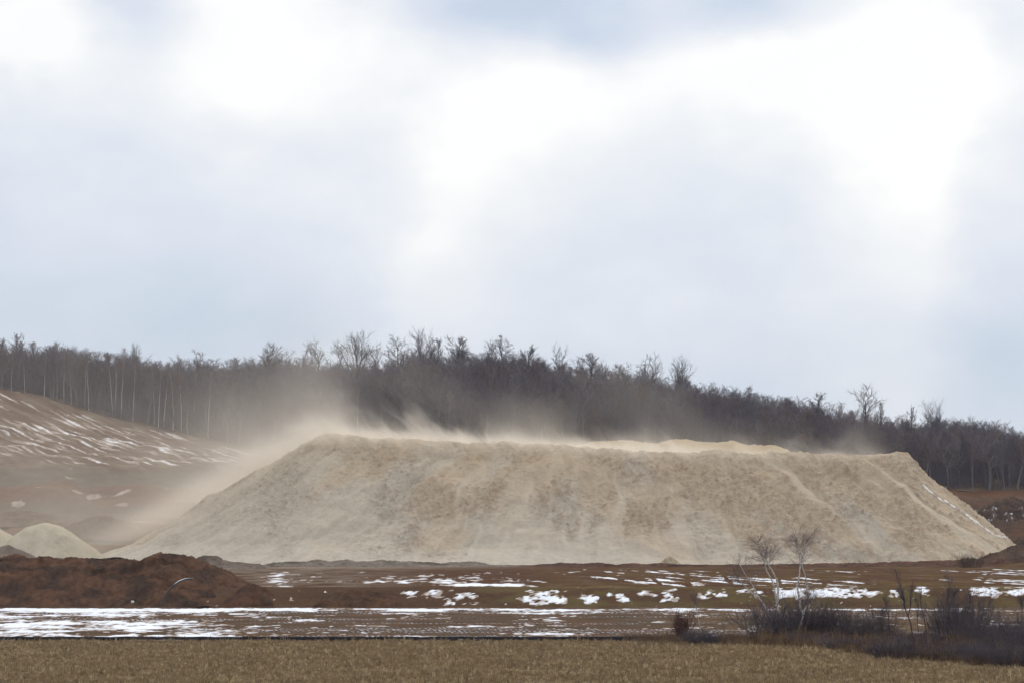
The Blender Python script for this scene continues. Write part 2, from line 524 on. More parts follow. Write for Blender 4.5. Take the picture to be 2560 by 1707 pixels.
# bare hillside left and right of the pile
hx = np.concatenate([np.linspace(-520, -150, 14)[:-1], np.linspace(-150, -30, 420)[:-1], np.linspace(-30, 70, 40)[:-1], np.linspace(70, 150, 160)[:-1], np.linspace(150, 520, 14)])
hy = np.linspace(538, YE + 1, 330)
X, Y = np.meshgrid(hx, hy)
U = CU + X / Y * F
Z = terrain(X, Y)
lft = 1 - sstep(X, -35, -10)
Z = Z + fbm(X / 14, Y / 14, 4, 101) * 1.3 * (1 - sstep(Y, 690, 734)) + fbm(X / 2.5, Y / 3, 3, 102) * .22
ledge = np.sin(Y / 5.5 + 3.0 * fbm(X / 28, Y / 22, 3, 105)) * lft * (1 - sstep(Y, 640, 652)) * sstep(Y, 556, 570)
Z = Z + .9 * ledge
al = X * .66 + Y * -.75; ac = X * .75 + Y * .66          # along / across the machine's downhill passes
Z = Z + .18 * fbm(al / 18, ac / 1.5, 3, 103) * lft * sstep(Y, 648, 656)
n = fbm(al / 17, ac / 1.5, 3, 111) + .35 * fbm(al / 7, ac / .8, 3, 112) + .5 * fbm(X / 15, Y / 15, 3, 113)
mh = n * 1.25 - .22 - .8 * (1 - sstep(Y, 652, 659)) - .5 * sstep(Y, 726, 734) + .12 * np.exp(-((Y - 690) / 18) ** 2)
mlow = fbm(X / 8, Y / 5, 4, 115) * 1.3 - .56 + .18 * ledge
mh = np.where(Y < 655, np.maximum(mh, mlow), mh) - (1 - lft) * .5
mh = mh - sstep(X, 60, 80) * .3
hc = lerp3((.143, .094, .067), (.195, .150, .106), sstep(fbm(al / 14, ac / 3, 3, 121), -.3, .35))
hc = lerp3(hc, (.150, .120, .092), (1 - sstep(Y, 645, 655)) * lft)
hc = lerp3(hc, (.175, .098, .062), .8 * sstep(ledge, .1, .8))
hc = lerp3(hc, (.160, .086, .052), .55 * (1 - sstep(Y, 600, 640)) * sstep(fbm(X / 10, Y / 9, 3, 123), -.2, .3))
hc = lerp3(hc, (.115, .060, .036), sstep(X, 20, 60) * sstep(Y, 690, 720))
hc = lerp3(hc, lerp3((.105, .062, .042), (.075, .050, .038), sstep(fbm(X / 6, Y / 8, 3, 125), -.2, .2)), sstep(X, 20, 60) * (1 - sstep(Y, 690, 720)))
Z = Z + sstep(X, 60, 75) * (fbm(X / 4, Y / 6, 4, 127) * 1.1 + np.abs(fbm(X / 1.5, Y / 2, 2, 128)) * .5) * (1 - sstep(Y, 715, 734))
tag(grid('hillside', X, Y, Z, MAT['earth'], hc), 'bare brown hillside streaked with snow', kind='structure')
snow_sheet('snow', X, Y, Z, mh, k=.25, lo=-.12, hi=.10, thin=.22, white=(.68, .67, .66), label='streaks of snow on the bare hillside at left')

# wooded ridge ground
X, Y = np.meshgrid(np.linspace(-520, 520, 170), np.concatenate([np.linspace(YE, 880, 60), np.linspace(890, 1400, 20)]))
Z = terrain(X, Y) + fbm(X / 20, Y / 20, 3, 131) * .5 * sstep(Y, YE, YE + 20)
tag(grid('ridge', X, Y, Z, MAT['litter'], lerp3((.085, .062, .05), (.12, .085, .06), sstep(fbm(X / 12, Y / 12, 3, 133), -.3, .3))),
    'leaf-covered ridge under the bare wood', kind='structure')

# ------------------------------------------------------------------ sand piles and earth heaps
CR_U = np.array([400, 700, 760, 800, 850, 900, 1000, 1100, 1180, 1250, 1330, 1400, 1450, 1500, 1560, 1600, 1700, 1750, 1790, 1850, 1900, 2000, 2060, 2100, 2160, 2220, 2245, 2275, 2320, 2700])
CR_V = np.array([1100, 1096, 1088, 1083, 1086, 1093, 1098, 1104, 1107, 1105, 1110, 1113, 1120, 1123, 1124, 1128, 1134, 1136, 1126, 1133, 1133, 1131, 1134, 1136, 1139, 1139, 1130, 1140, 1150, 1160])
YC = 560.0
sx = np.linspace(-98, 112, 960)
sy = np.concatenate([np.arange(512, 567, .23), np.linspace(567.5, 650, 46)])
X, Y = np.meshgrid(sx, sy)
Hc = vz(np.interp(CU + X / YC * F, CR_U, CR_V), YC)
xl, xr = ux(806, YC), ux(2268, YC)
tf, tl, tr_ = .70, .555, .80
yc = YC + 2.4 * fbm(X / 22, X * 0, 3, 201)
ddx = np.maximum(xl - X, 0) * tl / tf + np.maximum(X - xr, 0) * tr_ / tf
ddy = np.maximum(yc - Y, 0); ddb = np.maximum(Y - 604, 0)
dist = np.sqrt(ddx ** 2 + ddy ** 2 + ddb ** 2)
run = 35.0
t = dist / run
s = (X + 3.0 * fbm(X / 12, Y / 12, 4, 209) - 20) / (1 + .019 * dist)                    # slope lines fan out downhill
chute = fbm(s / 6.5, dist / 55, 4, 211)
fine_ch = fbm(s / 1.6, dist / 22, 3, 213)
slump = fbm(s / 13 + .4 * fbm(X / 8, Y / 8, 2, 215), dist / 16, 3, 217)
scarp = np.clip(1 - np.abs(slump - .08) / .035, 0, 1) * sstep(t, .05, .2) * (1 - sstep(t, .8, 1.0))
cl_m = sstep(fbm(X / 13, Y / 13, 3, 221) + .35 * (1 - sstep(t, .35, .9)) + .25 * sstep(X, 20, 70), .0, .5)
clod = np.maximum(fbm(X / .75, Y / .75, 2, 223), 0) ** 1.3
on = sstep(t, .0, .12)
gul = 1 - np.abs(fbm(s / 9, dist / 70, 3, 212)) * 2.2
smooth = sstep(fbm(s / 5.5, dist / 48, 3, 214) + .25 * sstep(t, .5, 1.0) - .12 * (1 - sstep(t, 0, .4)), .05, .35)
face = dist - (chute * 1.5 + gul * .3 + slump * 2.3 + fine_ch * .62 * (1 - .6 * smooth)) * on * (1 - .7 * sstep(t, .85, 1.1))
# straight slope at the angle of repose, easing into an apron at the toe
drop = tf * np.where(face < run * .84, face, run * .84 + (face - run * .84) * .62 - .0016 * np.maximum(face - run * .84, 0) ** 2)
Z = Hc - drop
heaps = .85 * fbm(X / 4.2, Y / 5, 3, 225) + .45 * fbm(X / 1.3, Y / 1.5, 2, 227)
Z = Z + heaps * (1 - .75 * sstep(dist, .5, 6)) + fbm(X / 3.3, Y / 3.3, 3, 229) * .22 * on + clod * (.12 + 1.3 * cl_m) * (1 - .85 * smooth) * sstep(dist, 0, 2) * (1 - .8 * sstep(t, .8, 1.05))
Z = np.maximum(Z, .9 + fbm(X / 5, Y / 5, 2, 230) * .2)
tanm = sstep(fbm(s / 9, dist / 26, 4, 231) + .30 * (1 - sstep(t, .15, .75)) + .22 * sstep(X, -5, 45) - .22 * (1 - sstep(X, -45, -15)), -.05, .45)
lightm = sstep(fbm(s / 2.6, dist / 40, 3, 235), .12, .5)
col = lerp3((.440, .380, .296), (.422, .335, .236), tanm)
col = lerp3(col, (.485, .42, .33), .42 * smooth)
col = lerp3(col, (.455, .405, .33), .6 * sstep(t, .72, 1.0))
col = lerp3(col, (.30, .21, .14), .44 * (1 - smooth) * (.35 + .65 * sstep(X, -45, 0)) * sstep(fbm(X / 1.7, Y / 1.5, 4, 237) + .25 * cl_m, .16, .5))
col = col * (1 + .12 * fbm(s / .9, dist / 14, 3, 239) * on)[..., None]
pile = grid('sand_pile', X, Y, Z, MAT['sand'], col)
add_float(pile.data, np.clip((.25 + .9 * cl_m) * (1 - .85 * smooth) * (1 - .6 * sstep(t, .8, 1.05)), 0, 1), 'rough')
tag(pile, 'huge flat-topped pale tan sand pile filling the middle of the picture', 'sand pile')

PU = CU + X / Y * F; PV = HOR + (CAMZ - Z) / Y * F
ps = np.full_like(X, -9.0)
for line in ([(2308, 1212), (2325, 1228), (2342, 1240), (2358, 1254)], [(2362, 1250), (2378, 1262), (2400, 1274), (2424, 1292), (2448, 1308), (2470, 1326), (2492, 1338), (2525, 1343)]):
    for (a0, b0), (a1, b1) in zip(line[:-1], line[1:]):
        L2 = (a1 - a0) ** 2 + (b1 - b0) ** 2
        q = np.clip(((PU - a0) * (a1 - a0) + (PV - b0) * (b1 - b0)) / L2, 0, 1)
        ps = np.maximum(ps, .32 - np.hypot(PU - a0 - q * (a1 - a0), PV - b0 - q * (b1 - b0)) / 12)
ps = np.where(Y < YC + 6, ps + .25 * fbm(X / 1.2, Y / 1.2, 3, 249), -9)
snow_sheet('snow', X, Y, Z, ps, k=.5, lo=-.2, hi=.06, thin=.10, white=(.70, .66, .58), label='thin snow streaks down the right flank of the big sand pile')

# the pile behind its crest
BU = [1380, 1440, 1480, 1520, 1560, 1600, 1640, 1690, 1720, 1760, 1790, 1830, 1870, 1940, 1968, 2000]
BV = [1150, 1112, 1104, 1103, 1099, 1104, 1108, 1097, 1098, 1105, 1106, 1102, 1111, 1112, 1124, 1150]
X, Y = np.meshgrid(np.linspace(0, 72, 300), np.linspace(618, 668, 110))
Hb = vz(np.interp(CU + X / 640 * F, BU, BV), 640)
d = np.abs(Y - 640 - 1.5 * fbm(X / 9, X * 0, 2, 241))
Z = Hb - .62 * np.sqrt(d * d + 2.0) + .87 + fbm(X / 3, Y / 3, 3, 243) * .35 + np.maximum(fbm(X / 1, Y / 1, 2, 245), 0) * .3
Z = np.maximum(Z, 9.5)
col = lerp3((.44, .345, .215), (.39, .29, .175), sstep(fbm(X / 5, Y / 5, 3, 247), -.2, .3))  # sunlit yellow tone put into the sand colour itself
tag(grid('sand_pile', X, Y, Z, MAT['sand'], col), 'smaller yellowish sand pile peeking over the crest of the big pile', 'sand pile')


def heap(name, cx, cy, rx, ry, h, z0, mt, c1, c2, seed, label, cat, lobes=None, power=1.0, rough=.12, n=110, dome=False):
    X, Y = np.meshgrid(np.linspace(cx - rx * 1.15, cx + rx * 1.15, n), np.linspace(cy - ry * 1.15, cy + ry * 1.15, n))
    H = np.zeros_like(X)
    for (ox, oy, k, w) in (lobes or [(0, 0, 1, 1)]):
        r = np.sqrt(((X - cx - ox * rx) / (rx * w)) ** 2 + ((Y - cy - oy * ry) / (ry * w)) ** 2)
        r = r + .12 * fbm(X / (rx * .5), Y / (ry * .5), 3, seed)
        H = np.maximum(H, k * np.maximum(1 - r ** 2 if dome else 1 - np.sqrt(r * r + .03) + .17, 0) ** power)
    Z = z0 - .6 + (h + .6) * np.minimum(H, 1.15) + h * rough * fbm(X / (rx * .22), Y / (ry * .3), 4, seed + 1) * sstep(H, .03, .25) + h * rough * .6 * fbm(X / (rx * .07), Y / (rx * .07), 3, seed + 3) * sstep(H, .03, .25)
    col = lerp3(c1, c2, sstep(fbm(X / (rx * .3), Y / (ry * .3), 3, seed + 5), -.3, .3))
    return tag(grid(name, X, Y, Z, MAT[mt], col), label, cat)


SAND1, SAND2 = (.47, .41, .31), (.42, .365, .275)
BR1, BR2 = (.150, .086, .058), (.110, .068, .048)
heap('sand_heap', ux(70, 548), 548, 15.5, 13, 7.2, 2.6, 'sand', SAND1, SAND2, 301, 'small smooth pale sand heap at the left edge behind the dark earth bank', 'sand heap',
     lobes=[(.22, 0, 1, .85), (-.6, .1, 1.02, .8)], rough=.025, power=1.45, dome=True)
heap('earth_heap', ux(20, 533), 533, 7.0, 4.5, 3.4, 2.2, 'earth', (.21, .165, .13), (.18, .14, .11), 311, 'dusty grey-brown earth heap in front of the small pale sand heap', 'earth heap', rough=.12)
heap('earth_heap', ux(255, 592), 590, 11.5, 8, 4.4, 7.0, 'earth', (.20, .145, .105), (.17, .125, .09), 317, 'rounded brown earth heap half lost in dust right of the pale sand heap', 'earth heap', power=.75)
heap('earth_heap', ux(60, 600), 600, 12, 8, 3.2, 9.4, 'earth', (.20, .145, .105), (.17, .125, .09), 323, 'low reddish earth heap behind the pale sand heap at the left edge', 'earth heap', power=.75)


heap('sand_heap', ux(1676, 514), 515, 2.6, 2.0, 1.7, 2.0, 'sand', (.40, .33, .235), (.31, .235, .155), 327, 'small scraped lump of tan sand at the foot of the big pile', 'sand heap', rough=.2, n=60)


def ridge_heap(name, us, vs, Yc, dy, z0, mt, c1, c2, seed, label, cat, nx=260, ny=70, rough=.25, back=1.6, cscale=3.0, steep=None):
    """a long bank whose crest follows the given outline at distance Yc"""
    us = np.asarray(us, float)
    X, Y = np.meshgrid(np.linspace(ux(us[0], Yc), ux(us[-1], Yc), nx), np.linspace(Yc - dy, Yc + dy * back, ny))
    top = np.maximum(vz(np.interp(CU + X / Yc * F, us, vs), Yc), z0 + .02) - z0
    yw = Y + fbm(X / 6, Y / 6, 3, seed) * dy * .28
    q = np.where(yw < Yc, (Yc - yw) / dy, (yw - Yc) / (dy * back))
    prof = np.clip(1 - q, 0, 1); prof = prof * (1 + .25 * np.sin(prof * np.pi))
    prof = np.minimum(prof, 1) * (1 - .15 * sstep(q, 0, .3))
    Z = z0 - .25 + (top + .25) * prof + rough * sstep(prof, .03, .3) * (fbm(X / 2.2, Y / 2.2, 4, seed + 1, .6) + .9 * np.maximum(fbm(X / .6, Y / .6, 2, seed + 2), 0)) * np.minimum(top / 3 + .3, 1.2)
    col = lerp3(c1, c2, sstep(fbm(X / cscale, Y / cscale, 3, seed + 3), -.3, .3))
    col = col * (1 + .45 * fbm(X / .7, Y / .9, 3, seed + 4) - .35 * sstep(fbm(X / 9, Y / 5, 3, seed + 5), .1, .4))[..., None]
    return tag(grid(name, X, Y, Z, MAT[mt], col), label, cat)


ridge_heap('earth_bank', [-420, -300, -200, -100, 0, 45, 80, 120, 155, 190, 250, 290, 350, 372, 395, 440, 480, 520, 560, 600, 640, 680, 720, 735],
           [1400, 1388, 1396, 1386, 1393, 1387, 1396, 1391, 1401, 1393, 1400, 1397, 1401, 1388, 1383, 1385, 1392, 1408, 1428, 1448, 1466, 1486, 1508, 1522], 316, 15.5, 0.0,
           'earth', (.112, .061, .039), (.062, .040, .030), 331, 'large dark reddish-brown earth bank at the left behind the snowy flat', 'earth bank', nx=460, ny=140, rough=.36, cscale=3.2)
ridge_heap('earth_heap', [560, 590, 612, 628, 645, 662, 690, 720], [1500, 1478, 1464, 1460, 1464, 1470, 1492, 1516], 306, 5.5, 0.0, 'earth', (.095, .049, .031), (.068, .042, .030), 341,
           'reddish-brown earth heap at the right end of the large dark bank', 'earth heap', nx=90, ny=50, rough=.3)
ridge_heap('earth_heap', [770, 810, 850, 880, 910, 940, 965, 1000, 1060, 1130], [1516, 1490, 1478, 1474, 1474, 1477, 1484, 1494, 1502, 1516], 306, 5.5, 0.0, 'earth', (.095, .052, .033), (.068, .042, .030), 347,
           'low brown earth heap in the middle behind the snowy flat', 'earth heap', nx=160, ny=50, rough=.3)
ridge_heap('earth_ridge', [440, 480, 500, 525, 545, 560, 590, 620, 650, 662], [1412, 1402, 1390, 1386, 1391, 1400, 1404, 1407, 1408, 1420], 470, 7, 2.0, 'earth', (.17, .135, .11), (.14, .11, .09), 353,
           'low grey-brown earth ridge just behind the large dark bank', 'earth ridge', nx=160, ny=40, rough=.3)
ridge_heap('earth_ridge', [655, 690, 720, 760, 790, 830, 870, 890, 930, 950, 1000, 1060, 1100, 1150, 1190, 1225, 1300], [1412, 1405, 1403, 1403, 1398, 1402, 1398, 1403, 1402, 1399, 1402, 1404, 1406, 1404, 1403, 1410, 1416], 497, 5, 2.0,
           'earth', (.20, .165, .135), (.17, .14, .115), 359, 'dusty grey ridge of clods along the left half of the big pile foot', 'earth ridge', nx=330, ny=40, rough=.4)
ridge_heap('earth_ridge', [1310, 1345, 1380, 1400, 1450, 1500, 1540, 1570, 1620, 1640, 1700, 1800, 1900, 2000, 2100, 2200, 2300, 2400, 2480, 2700], [1418, 1410, 1408, 1406, 1408, 1405, 1411, 1407, 1409, 1406, 1410, 1411, 1410, 1409, 1407, 1405, 1402, 1398, 1394, 1390], 500, 4.5, 2.0,
           'earth', (.120, .065, .046), (.085, .052, .040), 367, 'dark brown ridge of clods along the right half of the big pile foot', 'earth ridge', nx=620, ny=40, rough=.38)
ridge_heap('earth_bank', [2440, 2465, 2500, 2530, 2560, 2620, 2700, 2800], [1402, 1388, 1378, 1366, 1360, 1352, 1356, 1380], 505, 9, 2.2, 'earth', (.115, .075, .05), (.08, .055, .042), 373,
           'dark earth bank at the right edge before the big pile toe', 'earth bank', nx=150, ny=60, rough=.5)


def rubble(cx, cy, rx, ry, h, z0, seed, label):
    X, Y = np.meshgrid(np.linspace(cx - rx, cx + rx, 150), np.linspace(cy - ry, cy + ry, 90))
    r = np.sqrt(((X - cx) / rx) ** 2 + ((Y - cy) / ry) ** 2)
    B = np.clip(1.05 - r, 0, 1) ** .8
    n_ = fbm(X / 1.8, Y / 1.8, 3, seed); nn = np.abs(fbm(X / .7, Y / .7, 2, seed + 1))
    Z = z0 - .4 + h * B + (1.2 * n_ + .8 * nn) * sstep(B, .02, .2)
    o = tag(grid('rubble_heap', X, Y, Z, MAT['earth'], lerp3((.060, .042, .034), (.105, .072, .054), sstep(n_, -.3, .3))), label, 'rubble heap')
    ms = fbm(X / .9, Y / 1.2, 3, seed + 5) * 1.3 + n_ * .5 - .42 - .35 * (B > .75) - 2 * (B < .06)
    f = grid_faces(*X.shape); mm = ms.ravel(); f = f[(mm[f] > 0).any(1)]
    V = np.stack([X, Y, Z + np.clip(ms * .3, -.15, .12)], -1).reshape(-1, 3)
    sm = mesh_from('snow_cover', V, f); add_col(sm, lerp3((.12, .10, .09), (.62, .64, .67), sstep(mm, .05, .35)))
    link('snow_cover', sm, MAT['snow'], o)
    return o


rubble(ux(2530, 640), 640, 15, 9, 7.0, 9.0, 381, 'dark rubble heap dusted with snow beyond the right toe of the pile')
rubble(ux(2560, 560), 560, 5.5, 4, 2.2, 4.6, 391, 'small dark clod heap at the right edge beside the pile toe')

# ------------------------------------------------------------------ trees
class Tubes:
    def __init__(s): s.V, s.F, s.n = [], [], 0
    def add(s, pts, rad, k=3):
        pts = [Vector(p) for p in pts]
        base = s.n; m = len(pts)
        for i, p in enumerate(pts):
            d = (pts[min(i + 1, m - 1)] - pts[max(i - 1, 0)])
            d = d.normalized() if d.length > 1e-9 else Vector((0, 0, 1))
            a = d.cross(Vector((1, 0, 0))) if abs(d.x) < .8 else d.cross(Vector((0, 1, 0)))
            a.normalize(); b_ = d.cross(a)
            for j in range(k):
                q = 2 * math.pi * j / k
                s.V.append(p + (a * math.cos(q) + b_ * math.sin(q)) * rad[i])
        for i in range(m - 1):
            for j in range(k):
                a0 = base + i * k + j; b0 = base + i * k + (j + 1) % k
                s.F.append((a0, b0, b0 + k, a0 + k))
        s.n += m * k
    def mesh(s, name, m=None):
        me = mesh_from(name, [tuple(v) for v in s.V], s.F)
        if m is not None: me.materials.append(m)
        return me


def walk(rng, p, d, L, n, gn, up=0.0):
    """a wandering polyline"""
    pts = [p.copy()]; d = d.normalized()
    for i in range(n):
        d = (d + Vector((rng.gauss(0, gn), rng.gauss(0, gn), rng.gauss(0, gn) + up))).normalized()
        p = p + d * (L / n); pts.append(p.copy())
    return pts


def side(rng, d, ang):
    a = Vector((rng.gauss(0, 1), rng.gauss(0, 1), rng.gauss(0, 1)))
    a = (a - d * a.dot(d)).normalized()
    return (d * math.cos(ang) + a * math.sin(ang)).normalized()


def grow(rng, H=16, kind='oak', rmin=.018, rs=1.0):
    """returns (trunk tubes, crown tubes) of a leafless tree of height about H"""
    T, C = Tubes(), Tubes()
    K = dict(oak=dict(clear=.34, ang=(48, 78), gn=.20, up=.05, ll=.36, nl=13, nb=7, nt=6, split=.80, tg=.30),
             vase=dict(clear=.36, ang=(16, 40), gn=.07, up=.05, ll=.52, nl=12, nb=8, nt=6, split=.62, tg=.14),
             slender=dict(clear=.40, ang=(28, 58), gn=.10, up=.08, ll=.30, nl=17, nb=5, nt=5, split=.97, tg=.16),
             round=dict(clear=.30, ang=(30, 68), gn=.13, up=.08, ll=.36, nl=18, nb=8, nt=6, split=.84, tg=.20),
             open=dict(clear=.42, ang=(28, 58), gn=.17, up=.07, ll=.46, nl=8, nb=6, nt=5, split=.70, tg=.22),
             birch=dict(clear=.50, ang=(24, 46), gn=.05, up=.07, ll=.20, nl=17, nb=5, nt=5, split=.99, tg=.15))[kind]
    r0 = H * (.010 if kind == 'birch' else .015 if kind == 'slender' else .020) * rs
    tp = walk(rng, Vector((0, 0, -.4)), Vector((0, 0, 1)), H * K['split'] + .4, 9, .045 if kind != 'oak' else .075, .04)
    tr = [r0 * (1 - .80 * (i / 9)) for i in range(10)]; tr[0] *= 1.25
    T.add(tp, tr, 6)
    for i in range(K['nl']):
        f = K['clear'] / K['split'] + (1 - K['clear'] / K['split']) * ((i + rng.random()) / K['nl'])
        f = min(f, .999); q = f * 9; j = int(q); p = tp[j].lerp(tp[j + 1], q - j)
        d0 = (tp[j + 1] - tp[j]).normalized()
        ang = R(rng.uniform(*K['ang'])) * (1 - .45 * f)
        d = side(rng, d0, ang)
        if d.z < .02: d.z = abs(d.z) + .08; d.normalize()
        L = H * K['ll'] * rng.uniform(.7, 1.15) * (1.12 - .45 * f if kind != 'vase' else 1.05)
        L = min(L, (H * 1.02 - p.z) / max(d.z, .35)) if p.z + L * d.z > H else L
        rb = max(tr[j] * rng.uniform(.42, .62), rmin * 1.6)
        lp = walk(rng, p, d, L, 6, K['gn'], K['up'])
        C.add(lp, [rb + (rmin - rb) * (k / 6) ** .8 for k in range(7)], 4)
        for b_ in range(K['nb']):
            g = .22 + .78 * (b_ + rng.random()) / K['nb']; q = min(g, .999) * 6; j2 = int(q)
            bp = lp[j2].lerp(lp[j2 + 1], q - j2); bd = side(rng, (lp[j2 + 1] - lp[j2]).normalized(), R(rng.uniform(22, 55)))
            BL = L * rng.uniform(.28, .52) * (1.15 - .5 * g)
            br = walk(rng, bp, bd, BL, 4, K['tg'], K['up'] * 1.3)
            r2 = max(rb * .38, rmin * 1.15)
            C.add(br, [r2 + (rmin * .8 - r2) * (k / 4) for k in range(5)], 3)
            for w_ in range(K['nt']):
                g2 = .15 + .85 * (w_ + rng.random()) / K['nt']; q = min(g2, .999) * 4; j3 = int(q)
                p3 = br[j3].lerp(br[j3 + 1], q - j3); d3 = side(rng, (br[j3 + 1] - br[j3]).normalized(), R(rng.uniform(18, 50)))
                TL = BL * rng.uniform(.3, .6) + .25
                tw = walk(rng, p3, d3, TL, 2, K['tg'], .12)
                C.add(tw, [rmin * .85, rmin * .7, rmin * .45], 3)
    return T, C


def joined(name, parts):
    """one mesh from several (tubes, material) pairs, for scattering"""
    V, Fc, mi, off = [], [], [], 0
    for k, (tb, m) in enumerate(parts):
        V += [tuple(v) for v in tb.V]; Fc += [tuple(i + off for i in f) for f in tb.F]; mi += [k] * len(tb.F); off = len(V)
    me = mesh_from(name, V, Fc)
    for _, m in parts: me.materials.append(m)
    me.polygons.foreach_set('material_index', np.array(mi, np.int32))
    return me


def scatter(name, pts, rots, scls, idx, protos, label, cat):
    """one object: prototype meshes instanced on points by geometry nodes"""
    src = bpy.data.collections.new(name + '_sources')
    for k, me in enumerate(protos):
        o = bpy.data.objects.new('%s_source_%02d' % (name, k), me); src.objects.link(o)
    me = bpy.data.meshes.new(name); me.vertices.add(len(pts)); me.vertices.foreach_set('co', np.asarray(pts, np.float32).ravel())
    a = me.attributes.new('rot', 'FLOAT_VECTOR', 'POINT'); a.data.foreach_set('vector', np.asarray(rots, np.float32).ravel())
    a = me.attributes.new('scl', 'FLOAT_VECTOR', 'POINT'); a.data.foreach_set('vector', np.asarray(scls, np.float32).ravel())
    a = me.attributes.new('idx', 'INT', 'POINT'); a.data.foreach_set('value', np.asarray(idx, np.int32).ravel())
    o = link(name, me)
    ng = bpy.data.node_groups.new(name, 'GeometryNodeTree')
    ng.interface.new_socket('Geometry', in_out='INPUT', socket_type='NodeSocketGeometry')
    ng.interface.new_socket('Geometry', in_out='OUTPUT', socket_type='NodeSocketGeometry')
    gi = ng.nodes.new('NodeGroupInput'); go = ng.nodes.new('NodeGroupOutput')
    ci = ng.nodes.new('GeometryNodeCollectionInfo'); ci.inputs['Collection'].default_value = src
    ci.inputs['Separate Children'].default_value = True; ci.inputs['Reset Children'].default_value = True
    ip = ng.nodes.new('GeometryNodeInstanceOnPoints'); ip.inputs['Pick Instance'].default_value = True
    def na(nm, ty):
        n_ = ng.nodes.new('GeometryNodeInputNamedAttribute'); n_.data_type = ty; n_.inputs[0].default_value = nm
        return [q for q in n_.outputs if q.enabled and q.name == 'Attribute'][0]
    ng.links.new(gi.outputs[0], ip.inputs['Points']); ng.links.new(ci.outputs[0], ip.inputs['Instance'])
    ng.links.new(na('idx', 'INT'), ip.inputs['Instance Index'])
    eu = ng.nodes.new('FunctionNodeEulerToRotation'); ng.links.new(na('rot', 'FLOAT_VECTOR'), eu.inputs[0])
    ng.links.new(eu.outputs[0], ip.inputs['Rotation']); ng.links.new(na('scl', 'FLOAT_VECTOR'), ip.inputs['Scale'])
    ng.links.new(ip.outputs[0], go.inputs[0])
    md = o.modifiers.new('scatter', 'NODES'); md.node_group = ng
    return tag(o, label, cat, kind='stuff')


rng = random.Random(11)
PROTO = []          # (kind, trunk mesh, crown mesh, joined mesh, height)
for kind, cnt, hh in [('oak', 4, 15), ('round', 4, 15), ('vase', 2, 16), ('slender', 5, 15), ('open', 2, 16), ('birch', 3, 15)]:
    for k in range(cnt):
        T_, C_ = grow(rng, hh, kind)
        top = max(v.z for v in C_.V)
        bm_, tm_ = (MAT['birch_far'], MAT['birch_twig']) if kind == 'birch' else (MAT['bark'], MAT[('twig', 'twig_far_brown', 'twig_purple', 'twig_pale', 'twig')[(k + len(kind)) % 5]])
        PROTO.append((kind, T_.mesh('trunk', bm_), C_.mesh('crown', tm_), joined('far_tree', [(T_, bm_), (C_, tm_)]), top,
                      max(max(abs(v.x) for v in C_.V), max(abs(v.y) for v in C_.V))))
KIDX = {}
for i, p in enumerate(PROTO): KIDX.setdefault(p[0], []).append(i)


def place_tree(i, x, y, h, label, group=None, wide=1.0, rz=None, lean=(0, 0), name='bare_tree'):
    kind, tm, cm, jm, top, rad = PROTO[i]
    o = empty(name, (x, y, float(terrain(x, y))), rng.uniform(0, 6.28) if rz is None else rz)
    o.rotation_euler = (lean[0], lean[1], o.rotation_euler[2]); s_ = h / top
    o.scale = (s_ * wide, s_ * wide, s_)
    link('trunk', tm, None, o); link('crown', cm, None, o)
    return tag(o, label, 'tree', group)


taken = []
